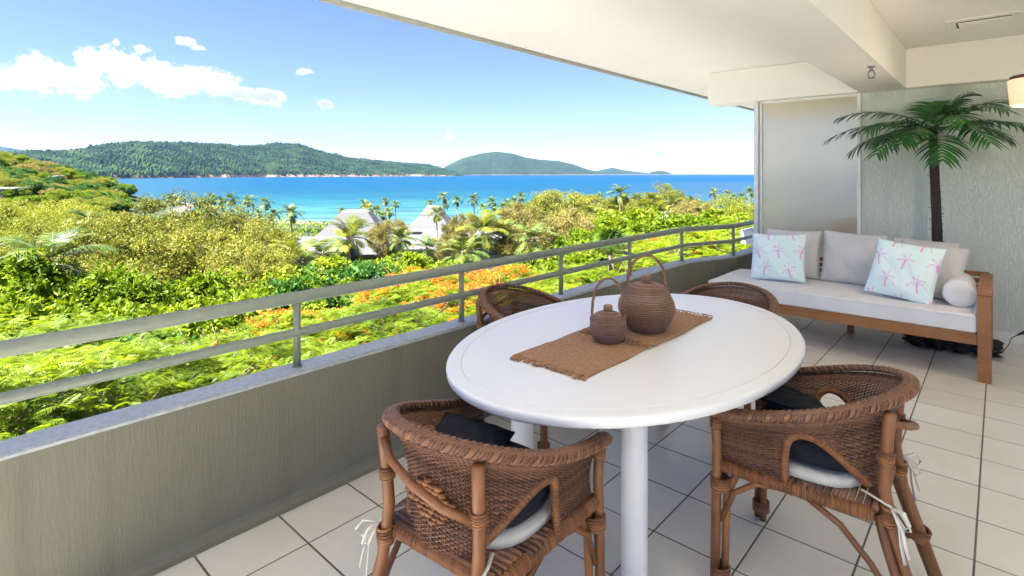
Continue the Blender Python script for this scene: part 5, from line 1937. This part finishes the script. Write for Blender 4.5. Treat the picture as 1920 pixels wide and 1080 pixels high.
for (px, yt, D, r_, h_) in [
        (-40, 372, 110, 8, 8), (50, 376, 105, 8, 8), (120, 384, 100, 7, 8), (165, 396, 95, 6, 7), (10, 405, 85, 7, 8), (95, 412, 80, 7, 8),
        (-70, 420, 75, 7, 9), (150, 425, 78, 5.5, 7), (-20, 450, 62, 6, 8), (200, 405, 92, 5, 6), (-130, 385, 100, 9, 9), (110, 455, 66, 5, 7)]:
    tree('yellow', px, yt, D, r_, h_, 'yellow green paperbark crown in the wood on the left', GY)
# ---- olive and sparse trees on the right and round the roofs
GS = 'sparse olive trees round the resort'
for (px, yt, D, r_, h_, lab) in [
        (728, 414, 84, 3.6, 6, 'thin brownish tree between the two pyramid roofs'),
        (866, 402, 86, 3.3, 7.5, 'thin brownish tree just right of the second pyramid roof'),
        (1010, 420, 72, 5.6, 9, 'brownish twiggy tree over the rail right of the grey gable'),
        (1075, 398, 82, 5.2, 9, 'brownish tree behind the bright green tree in the right wood'),
        (975, 385, 120, 7.0, 9, 'sparse tree left of the high wood on the right'),
        (826, 448, 70, 1.6, 3, 'small bare twiggy tree in front of the low roofs'),
        (1300, 378, 120, 6.0, 8, 'brownish tree right of the white roof')]:
    tree('sparse', px, yt, D, r_, h_, lab, GS)
for (px, yt, D, r_, h_, lab) in [
        (1060, 357, 128, 10, 12, 'high olive dome of trees at the left of the right hand wood'),
        (1120, 366, 124, 8, 11, 'olive tree between the high dome and the tall palm'),
        (1010, 372, 132, 8, 11, 'olive tree left of the high dome'),
        (1250, 346, 142, 6.0, 13, 'tallest bluish green tree on the right skyline'),
        (1215, 366, 136, 7.5, 11, 'olive tree left of the tallest right tree'),
        (1285, 366, 140, 5, 10, 'olive tree right of the tallest right tree'),
        (1170, 374, 130, 7, 11, 'olive tree around the tall palm of the right wood'),
        (1350, 374, 124, 7, 10, 'yellow olive tree in the right wood near the screen'),
        (1410, 380, 120, 6, 10, 'yellow olive tree touching the screen post'),
        (1130, 396, 98, 6, 9, 'olive tree in the middle of the right wood')]:
    tree('gum' if px < 1300 else 'yellow', px, yt, D, r_, h_, lab, 'trees of the right hand wood')
# headland trees, far
GH = 'trees on the headland'
hr = np.random.default_rng(5)
prof_h = lambda px: np.interp(px, [-60, 0, 45, 75, 120, 160, 200, 235, 252], [304, 303, 306, 320, 338, 354, 362, 376, 392])
for i, px in enumerate(np.linspace(-50, 246, 50)):
    for row, (D, dy) in enumerate(((455, 0), (415, 12), (372, 25), (345, 36))):
        if row > 0 and px > 232: continue
        px2 = px + hr.uniform(-5, 5) ; D2 = D + hr.uniform(-14, 14)
        r_ = hr.uniform(5.0, 7.6)
        yt = prof_h(px2) + dy * (1.25 if px < 120 else .8) + hr.uniform(-4, 4)
        if yt > 402: continue
        kd = ['dark', 'broad', 'yellow', 'sparse', 'dark', 'broad'][int(hr.integers(0, 6))]
        tree(kd, float(px2), float(yt), float(D2), float(r_), float(r_ * 1.2), 'small %s tree %s of the headland wood' % (dict(dark='dark green', broad='bright green', yellow='yellow green', sparse='brownish')[kd], ('on the ridge', 'just under the ridge', 'half way down', 'at the foot')[row]), 'headland trees, %s %s' % (kd, ('on the ridge', 'below it', 'half way', 'at the foot')[row]))
for (px, yt, D, r_) in [(-20, 352, 300, 7), (30, 352, 290, 6), (75, 366, 280, 7), (140, 372, 270, 6), (-60, 345, 310, 8), (110, 358, 320, 6), (60, 340, 350, 7), (170, 380, 250, 5), (5, 378, 220, 8), (80, 382, 210, 7), (-70, 370, 220, 9), (45, 368, 250, 7), (150, 388, 190, 5)]:
    tree('broad' if px % 20 else 'yellow', px, yt, D, r_, r_ * 1.1, 'round green tree on the slope leading to the headland', 'trees on the slope behind the left wood')

# woods that go on to the left of the view
for q_, (px, yt, D, r_, kd) in enumerate([(-260, 400, 70, 7, 'gum'), (-420, 420, 60, 7, 'yellow'), (-620, 440, 45, 6, 'gum'), (-330, 470, 40, 5, 'broad'), (-560, 520, 30, 5, 'broad'), (-220, 500, 32, 4.5, 'broad'),
        (-900, 460, 34, 6, 'gum'), (-800, 600, 20, 4.5, 'broad'), (-1200, 520, 24, 5, 'gum'), (-300, 375, 120, 9, 'yellow'), (-500, 380, 110, 9, 'gum'), (-800, 390, 90, 9, 'yellow'), (-1200, 400, 70, 9, 'gum')]):
    tree(kd, px, yt, D, r_, r_ * 1.3, 'leafy tree in the wood beyond the left edge of the view', 'trees beyond the left edge')
# ---- coconut palms
def palm_frond(name, seed, L, e0, e1, mat, pairs=30, ll=.82, lw=.046, droop=.65):
    return frond_mesh(name, L, e0, e1, pairs, ll, lw, [mat, M['palebark']], seed, vee=.15, droop=droop, seg=3, stemr=.028, gap0=.2)
PF = [palm_frond('frond', 81 + i, L, e0, e1, M['coconut']) for i, (L, e0, e1) in enumerate(((3.0, 74, -5), (3.1, 42, -42), (2.8, 8, -72), (2.4, -30, -85)))]
PG = [palm_frond('frond', 91 + i, L, e0, e1, M['coconut_gold']) for i, (L, e0, e1) in enumerate(((3.0, 76, 0), (3.1, 45, -40), (2.9, 10, -70), (2.4, -30, -85)))]
def far_crown(src, seed):
    """one joined crown for palms too far off to pick fronds apart"""
    r = np.random.default_rng(seed)
    Vs, Fs, Ms = [], [], []; off = 0
    for j in range(21):
        me = src[[0, 0, 1, 1, 1, 2, 2, 3][int(r.integers(0, 8))]]
        co = np.zeros(len(me.vertices) * 3, np.float32); me.vertices.foreach_get('co', co); co = co.reshape(-1, 3)
        a = r.uniform(0, 2 * PI); t = r.normal(0, .15); s = r.uniform(.85, 1.1)
        Rm = Matrix.Rotation(a, 3, 'Z') @ Matrix.Rotation(t, 3, 'Y')
        co = co @ np.array(Rm).T * s
        fq = [tuple(p_.vertices) for p_ in me.polygons if len(p_.vertices) == 4]
        mi_ = [p_.material_index for p_ in me.polygons if len(p_.vertices) == 4]
        Vs.append(co); Fs.append(np.array(fq) + off); Ms += mi_
        off += len(co)
    return npmesh('crown', np.concatenate(Vs), np.concatenate(Fs), [M['coconut'] if src is PF else M['coconut_gold'], M['palebark']], mi=Ms)
FC = [far_crown(PF, 1), far_crown(PF, 2), far_crown(PG, 3)]
t_ = MB(); t_.tube([(0, 0, 0), (.35, .1, .25), (.40, .12, .55), (.15, .05, .85), (0, 0, 1.0)], [.26, .17, .15, .13, .14], 7)
PTR = t_.mesh('trunk', M['palebark'])
nutm = MB()
for k in range(9):
    a = k * .7; c_ = Vector((.22 * math.cos(a), .22 * math.sin(a), -.12 - .06 * (k % 3)))
    nutm.add([tuple(c_ + Vector(v_) * .13) for v_ in ((1, 0, 0), (0, 1, 0), (-1, 0, 0), (0, -1, 0), (0, 0, 1.2), (0, 0, -1.2))], [(0, 1, 4), (1, 2, 4), (2, 3, 4), (3, 0, 4), (1, 0, 5), (2, 1, 5), (3, 2, 5), (0, 3, 5)])
NUT = nutm.mesh('coconuts', M['coconut_gold'])


def palm(px, yc, D, s, label, near=False, gold=False, group='coconut palms by the shore', seed=None):
    x, y = at(px, D)
    zc = zrow(yc, D); zg = float(ground(x, y)) - .2
    rp = np.random.default_rng(int(px * 3 + D) if seed is None else seed)
    root = empty('coconut_palm', (x, y, zg), rp.uniform(0, 6.28), label, 'palm', group)
    link('trunk', PTR, root, (0, 0, 0), scale=(s, s, max(1.5, zc - zg)))
    H = max(1.5, zc - zg)
    if near:
        src = PG if gold else PF
        nF = 20
        for j in range(nF):
            k = 0 if j < 6 else (1 if j < 12 else (2 if j < 17 else 3))
            link('frond', src[k], root, (0, 0, H), (rp.normal(0, .12), rp.normal(0, .12), j * 2.4 + rp.normal(0, .2)), (s * rp.uniform(.88, 1.1),) * 3)
        n_ = link('coconuts', NUT, root, (0, 0, H), scale=(s,) * 3); n_['kind'] = 'stuff'
    else:
        link('crown', FC[2] if gold else FC[int(rp.integers(0, 2))], root, (0, 0, H), (0, 0, rp.uniform(0, 6)), scale=(s,) * 3)
    return root


GN = 'large coconut palms in the garden'
palm(98, 496, 31, 1.05, 'windblown coconut palm standing alone at the left above the top rail', True, False, GN)
palm(652, 452, 66, 1.25, 'tall coconut palm in front of the left pyramid roof', True, True, GN)
palm(558, 492, 54, 1.1, 'yellowing coconut palm just above the rail left of the grey roof', True, True, GN)
palm(604, 482, 58, .95, 'slim coconut palm between the yellowing palm and the roof', True, False, GN)
palm(905, 440, 72, 1.35, 'big golden coconut palm right of the second pyramid roof', True, True, GN)
palm(945, 446, 74, 1.15, 'coconut palm with dark heart just right of the big golden one', True, True, GN)
palm(800, 466, 64, .75, 'coconut palm in front of the low grey roofs', True, False, GN)
palm(868, 482, 56, 1.0, 'low coconut palm below the big golden palm', True, False, GN)
palm(752, 452, 72, .8, 'dark coconut palm left of the low grey roofs', True, False, GN)
palm(1000, 452, 62, 1.1, 'silvery coconut palm in front of the brownish tree', True, False, GN)
palm(165, 418, 76, .95, 'dark coconut palm rising out of the olive wood on the left', True, False, GN)
palm(545, 402, 118, 1.05, 'tall coconut palm left of the grey roof against the sea', True, False, GN)
palm(1164, 366, 112, 1.05, 'tallest coconut palm in the right hand wood', True, False, GN)
palm(818, 402, 120, .8, 'small yellow palm in front of the second pyramid roof', True, True, GN)
GPm = 'distant coconut palms along the beach'
for i, (px, yc, D, s, g_) in enumerate([
        (398, 373, 150, .85, 0), (415, 378, 150, .65, 0), (432, 374, 150, .9, 0), (464, 379, 145, .95, 0), (497, 382, 150, .9, 0), (487, 402, 140, .8, 0), (512, 402, 135, .8, 0),
        (642, 396, 190, .75, 0), (683, 384, 200, 1.0, 1), (692, 392, 190, .9, 1), (706, 396, 185, 1.0, 1), (722, 378, 200, .8, 0), (741, 384, 200, .8, 0), (730, 398, 190, .9, 1), (716, 406, 180, .9, 1),
        (806, 381, 210, .8, 0), (832, 370, 190, 1.0, 0), (834, 386, 195, .8, 0), (857, 377, 190, .9, 0), (888, 374, 185, 1.0, 0), (907, 391, 170, .9, 0), (923, 380, 185, .95, 0),
        (925, 398, 160, .9, 0), (944, 390, 170, .9, 1), (952, 382, 180, .9, 0), (976, 372, 180, .95, 0), (965, 378, 175, .8, 0), (1001, 377, 170, .7, 0), (960, 396, 150, 1.0, 1),
        (985, 402, 140, 1.0, 1), (1094, 376, 150, .7, 0), (1126, 372, 150, .75, 0), (1205, 392, 115, 1.0, 1), (1232, 396, 112, 1.1, 1), (1195, 376, 130, .9, 1), (1150, 388, 120, .9, 1), (1222, 378, 130, 1.1, 1),
        (1262, 388, 125, 1.0, 1), (1298, 384, 135, .95, 0), (1340, 362, 160, .8, 0), (1365, 366, 160, .8, 0), (1376, 372, 155, .7, 0), (1392, 370, 155, .7, 0), (1407, 362, 160, .8, 0), (1110, 404, 100, .9, 1), (1140, 412, 92, .9, 1), (1045, 372, 140, .8, 0), (320, 376, 90, .5, 0)]):
    palm(px, yc, D, s, 'distant golden coconut palm among the shore trees' if g_ else 'distant dark coconut palm standing against the sea', False, bool(g_), GPm + (', golden ones' if g_ else ''))

# fan palm in front of the railing
x, y = at(1146, 27); zc = zrow(478, 27); zg = float(ground(x, y)) - .2
fp = empty('fan_palm', (x, y, zg), 0.4, 'dark green fan palm rising behind the middle railing posts', 'palm')
t_ = MB(); t_.tube([(0, 0, 0), (.05, 0, (zc - zg) * .5), (0, 0, zc - zg)], [.17, .13, .12], 9)
t_.build('trunk', M['bark'], fp)
def fan_leaf(seed):
    r = np.random.default_rng(seed); mb = MB()
    mb.tube([(0, 0, 0), (.35, 0, .10), (.62, 0, .10)], [.02, .014, .01], 5, mi=1)
    for k in range(30):
        a = R(-118 + k * 236 / 29)
        L = .62 * (0.75 + .25 * math.cos(a)) * r.uniform(.92, 1.05)
        b = Vector((.62, 0, .10)); d = Vector((math.cos(a), math.sin(a), .12))
        s = Vector((-d.y, d.x, 0)).normalized()
        m1 = b + d * L * .5; m2 = b + d * L * .78 + Vector((0, 0, -.06)); e = b + d * L + Vector((0, 0, -.24))
        w = .020
        mb.add([b - s * .004, b + s * .004, m1 + s * w, m1 - s * w, m2 + s * w * .7, m2 - s * w * .7, e], [(0, 1, 2, 3), (3, 2, 4, 5), (5, 4, 6)], 0, False)
    return mb.mesh('frond', [M['coconut'], M['coconut']])
FL = [fan_leaf(s) for s in (1, 2, 3)]
for k in range(22):
    el = [70, 45, 20, -5, -35][k % 5]
    link('frond', FL[k % 3], fp, (0, 0, zc - zg), (0, R(-el), k * 2.399), (1.25,) * 3)

# ---- undergrowth filling the slope between the trees
r = np.random.default_rng(99)
K = 52000
Dg = np.exp(r.uniform(math.log(7), math.log(330), K)); pxg = r.uniform(-420, 1750, K)
Lg = (pxg - 960) / FPX * Dg
gxx = FW[0] * Dg + RT[0] * Lg; gyy = FW[1] * Dg + RT[1] * Lg
gzz = ground(gxx, gyy)
cl = fbm(gxx / 4, gyy / 4, 3)
ok = (gzz > -27.4) & (gxx < -3.5)
gxx, gyy, gzz, cl, Dg = gxx[ok], gyy[ok], gzz[ok], cl[ok], Dg[ok]
k = len(gxx)
C = np.stack([gxx, gyy, gzz + cl * 3.2 * r.random(k) * np.clip(Dg / 15, .4, 1)], 1)
V, F = leaves(C, rdir(k, r) + np.array([0, 0, .3]), rdir(k, r) * .6 + np.array([0, 0, 1]), np.clip(Dg * .012, .22, 1.8), np.clip(Dg * .007, .12, 1.1))
tag(link('undergrowth', npmesh('undergrowth', V, F, M['broad'])), 'low green scrub covering the slope between the trees', 'scrub', kind='stuff')

# ================================================================== RESORT BUILDINGS
m, n, p, out = newmat('grey_shingle_roof')
oc = n.add('ShaderNodeTexCoord').outputs['Object']
nz = n.noise(oc, .6, 5, .6); br_ = n.add('ShaderNodeTexBrick')
n.put(br_.inputs['Vector'], oc); br_.inputs['Scale'].default_value = 1.2
n.put(p.inputs['Base Color'], n.mix(n.math('MULTIPLY', nz, .5), (0.082, 0.082, 0.082), (0.120, 0.119, 0.117)))
p.inputs['Roughness'].default_value = .8
M['roof'] = m
M['roofdark'] = simple('roof_trim', (0.02, 0.02, 0.024), .7)
M['whiteroof'] = simple('white_metal_roof', (0.20, 0.20, 0.20), .6, vary=.05)
M['cream'] = simple('cream_wall', (0.14, 0.12, 0.10), .8)
M['window'] = simple('window_glass', (0.03, 0.04, 0.05), .15)


def rects(mb, levels, mi=0):
    """stack of rectangles (hx, hy, z) joined by sloping planes"""
    vs = []
    for hx, hy, z in levels:
        vs += [(-hx, -hy, z), (hx, -hy, z), (hx, hy, z), (-hx, hy, z)]
    fs = []
    for i in range(len(levels) - 1):
        for k in range(4):
            fs.append((4 * i + k, 4 * i + (k + 1) % 4, 4 * i + 4 + (k + 1) % 4, 4 * i + 4 + k))
    fs.append(tuple(4 * (len(levels) - 1) + k for k in range(4)))
    fs.append((3, 2, 1, 0))
    mb.add(vs, fs, mi, False)


def building(px, D, ang, label, name='resort_building'):
    x, y = at(px, D); zg = float(ground(x, y))
    return empty(name, (x, y, zg), AZ + R(ang), label, 'building'), zg


def walls(root, hx, hy, z1, nwin):
    w = MB(); w.box(-hx, hx, -hy, hy, -1.5, z1); w.build('wall', M['cream'], root)
    wm = MB(); wm.box(-.9, .9, -.06, .06, 0, 1.5); wme = wm.mesh('window', M['window'])
    for i in range(nwin):
        link('window', wme, root, (-hx + (i + .5) * 2 * hx / nwin, -hy - .03, z1 - 2.3))


# left pyramid
bd, zg = building(667, 150, 8, 'resort hall with tall stepped grey pyramid roof, left of the brownish tree')
Z = lambda y, D: zrow(y, D) - zg
r1 = MB(); rects(r1, [(16.5, 12, Z(466, 150)), (15.0, 11, Z(460, 150)), (10.2, 8.6, Z(442, 150)), (5.9, 5.6, Z(416, 150))]); r1.build('lower_roof', M['roof'], bd)
r1 = MB(); rects(r1, [(5.9, 5.7, Z(416, 150) + .02), (3.7, 3.6, Z(396.5, 150)), (3.5, 3.4, Z(396, 150))]); r1.build('upper_roof', M['roof'], bd)
r1 = MB(); rects(r1, [(3.2, 3.1, Z(396, 150) + .02), (2.6, 2.5, Z(393.5, 150)), (2.4, 2.3, Z(393.3, 150))]); r1.build('roof_cap', M['whiteroof'], bd)
walls(bd, 14, 9.5, Z(466, 150), 8)
# its low wing
bd2, zg = building(590, 140, 4, 'low grey roofed wing left of the stepped pyramid roof')
r1 = MB(); rects(r1, [(10.5, 12.5, Z(462, 140)), (10.2, 12.2, Z(458, 140)), (9.0, 1.0, Z(444, 140)), (8.8, .4, Z(443.8, 140))]); r1.build('roof', M['roof'], bd2)
r1 = MB(); r1.tube([(9.9, -8, Z(459, 140)), (9.5, 0.2, Z(443, 140))], .18, 5); r1.build('gutter', M['roofdark'], bd2)
walls(bd2, 9, 11, Z(462, 140), 5)
# second pyramid
bd3, zg = building(812, 165, -6, 'resort hall with steep grey pyramid roof behind small yellow palm')
r1 = MB(); rects(r1, [(7.8, 6.6, Z(431, 165)), (6.0, 5.6, Z(421, 165)), (3.3, 3.3, Z(402, 165))]); r1.build('lower_roof', M['roof'], bd3)
r1 = MB(); rects(r1, [(3.3, 3.4, Z(402, 165) + .02), (1.9, 1.9, Z(389, 165)), (1.8, 1.8, Z(388.6, 165))]); r1.build('upper_roof', M['roof'], bd3)
r1 = MB(); rects(r1, [(1.9, 1.9, Z(388.6, 165) + .02), (1.2, 1.2, Z(386, 165)), (.9, .9, Z(385, 165))]); r1.build('roof_cap', M['whiteroof'], bd3)
walls(bd3, 6.6, 5.4, Z(431, 165), 5)
# stepped low roofs in front
for (px, D, y0, y1, hx, hy, lab) in [(800, 146, 433, 428, 5.5, 4.0, 'small flat grey roof stepping down in front of the second pyramid'),
                                     (838, 140, 437, 429, 6.0, 5.0, 'grey skillion roof right of the small flat roof'),
                                     (812, 126, 462, 441, 8.0, 6.5, 'broad low grey roof nearest the rail in front of the second pyramid'),
                                     (960, 136, 424, 414, 4.6, 6.0, 'grey gabled roof right of the big golden palms'),
                                     (935, 118, 452, 434, 5.5, 5.5, 'pale grey roof hidden behind the golden palms'),
                                     (990, 126, 440, 424, 3.0, 6.0, 'narrow pale roof slope right of the grey gable')]:
    b_, zg = building(px, D, random.uniform(-4, 4), lab, 'low_building')
    rf_ = MB(); rects(rf_, [(hx, hy, Z(y0, D)), (hx, hy, Z(y0, D) + .22), (hx * .92, hy * .25, Z(y1, D)), (hx * .90, hy * .1, Z(y1, D) + .01)]); rf_.build('roof', M['roof'], b_)
    rf_ = MB(); rf_.box(-hx - .05, hx + .05, -hy - .08, -hy - .01, Z(y0, D) - .35, Z(y0, D) + .18); rf_.build('fascia', M['roofdark'], b_)
    walls(b_, hx - .6, hy - .6, Z(y0, D), 4)
# white roof right
b_, zg = building(1250, 128, -14, 'long building with white sloping roof in the right hand wood')
rf_ = MB(); rects(rf_, [(6.5, 4.5, Z(416, 128)), (6.5, 4.5, Z(415, 128)), (5.2, .5, Z(398, 128)), (5.0, .2, Z(397, 128))]); rf_.build('roof', M['whiteroof'], b_)
walls(b_, 5.5, 3.6, Z(416, 128), 4)
for (px, D, yt, hx, lab) in [(10, 290, 351, 8, 'white flat roofed building on the wooded slope at the left edge'), (98, 415, 329, 5.5, 'small white roof among the headland trees'), (1188, 116, 408, 4.5, 'pale roof corner left of the long white roof')]:
    b_, zg = building(px, D, 6, lab, 'white_building')
    zt = Z(yt, D)
    rf_ = MB(); rects(rf_, [(hx, 5, zt - .9), (hx, 5, zt - .5), (hx - .5, 1, zt), (hx - .6, .6, zt + .01)]); rf_.build('roof', M['whiteroof'], b_)
    w = MB(); w.box(-hx + .7, hx - .7, -4.3, 4.3, -1.5, zt - .92); w.build('wall', M['cream'], b_)
    wm = MB(); wm.box(-.9, .9, -.06, .06, 0, 1.3); wme = wm.mesh('window', M['window'])
    for i in range(4):
        link('window', wme, b_, (-hx + 1.6 + i * (2 * hx - 3.2) / 3, -4.34, zt - 2.9))
# shore hedge and tent
x, y = at(600, 252)
hd_ = empty('beach_hedge', (x, y, float(ground(x, y))), AZ, 'clipped green hedge between the grey roof and the beach', 'hedge')
B = np.stack([r.uniform(-13, 13, 1800), r.uniform(-.8, .8, 1800), r.uniform(0, 2.2, 1800)], 1)
V, F = leaves(B, rdir(1800, r), rdir(1800, r) + np.array([0, 0, .8]), .55, .35)
link('leaves', npmesh('leaves', V, F, M['dark']), hd_)['kind'] = 'stuff'

# distinct labels for the look-alikes that the photo tells apart, by what they stand beside
LM = [(330, 'the tallest olive gum'), (667, 'the stepped pyramid roof'), (735, 'the brownish tree between the roofs'), (812, 'the steep pyramid roof'), (925, 'the big golden palms'),
      (1060, 'the high olive dome'), (1250, 'the tallest right skyline tree'), (1414, 'the screen post'), (98, 'the windblown palm'), (200, 'the rocky beach')]
ORD = ['nearest', 'second', 'third', 'fourth', 'fifth', 'sixth', 'seventh', 'eighth', 'ninth', 'tenth', 'eleventh', 'twelfth']
def relabel(prefix, what, allow):
    buckets = {}
    for o in COL.objects:
        if o.parent is None and str(o.get('group', '')).startswith(prefix):
            D = o.location.x * FW[0] + o.location.y * FW[1]; L = o.location.x * RT[0] + o.location.y * RT[1]
            px = 960 + FPX * L / D
            lm = min([LM[i] for i in allow], key=lambda t: abs(t[0] - px))
            buckets.setdefault((lm[1], px < lm[0], o['group']), []).append((abs(px - lm[0]), o))
    for (nm, left, grp), lst in buckets.items():
        for k, (_, o) in enumerate(sorted(lst, key=lambda t: t[0])):
            w_ = what if 'golden' not in grp else what.replace('dark', 'golden')
            o['label'] = '%s %s to the %s of %s' % (ORD[min(k, 11)], w_, 'left' if left else 'right', nm)
relabel('distant coconut palms', 'distant dark shore palm', (0, 1, 2, 3, 4, 5, 6, 7))
relabel('yellow green trees', 'yellow green paperbark crown', (8, 9))
relabel('trees on the slope', 'round tree on the headland slope', (8, 9))
bpy.context.view_layer.update()
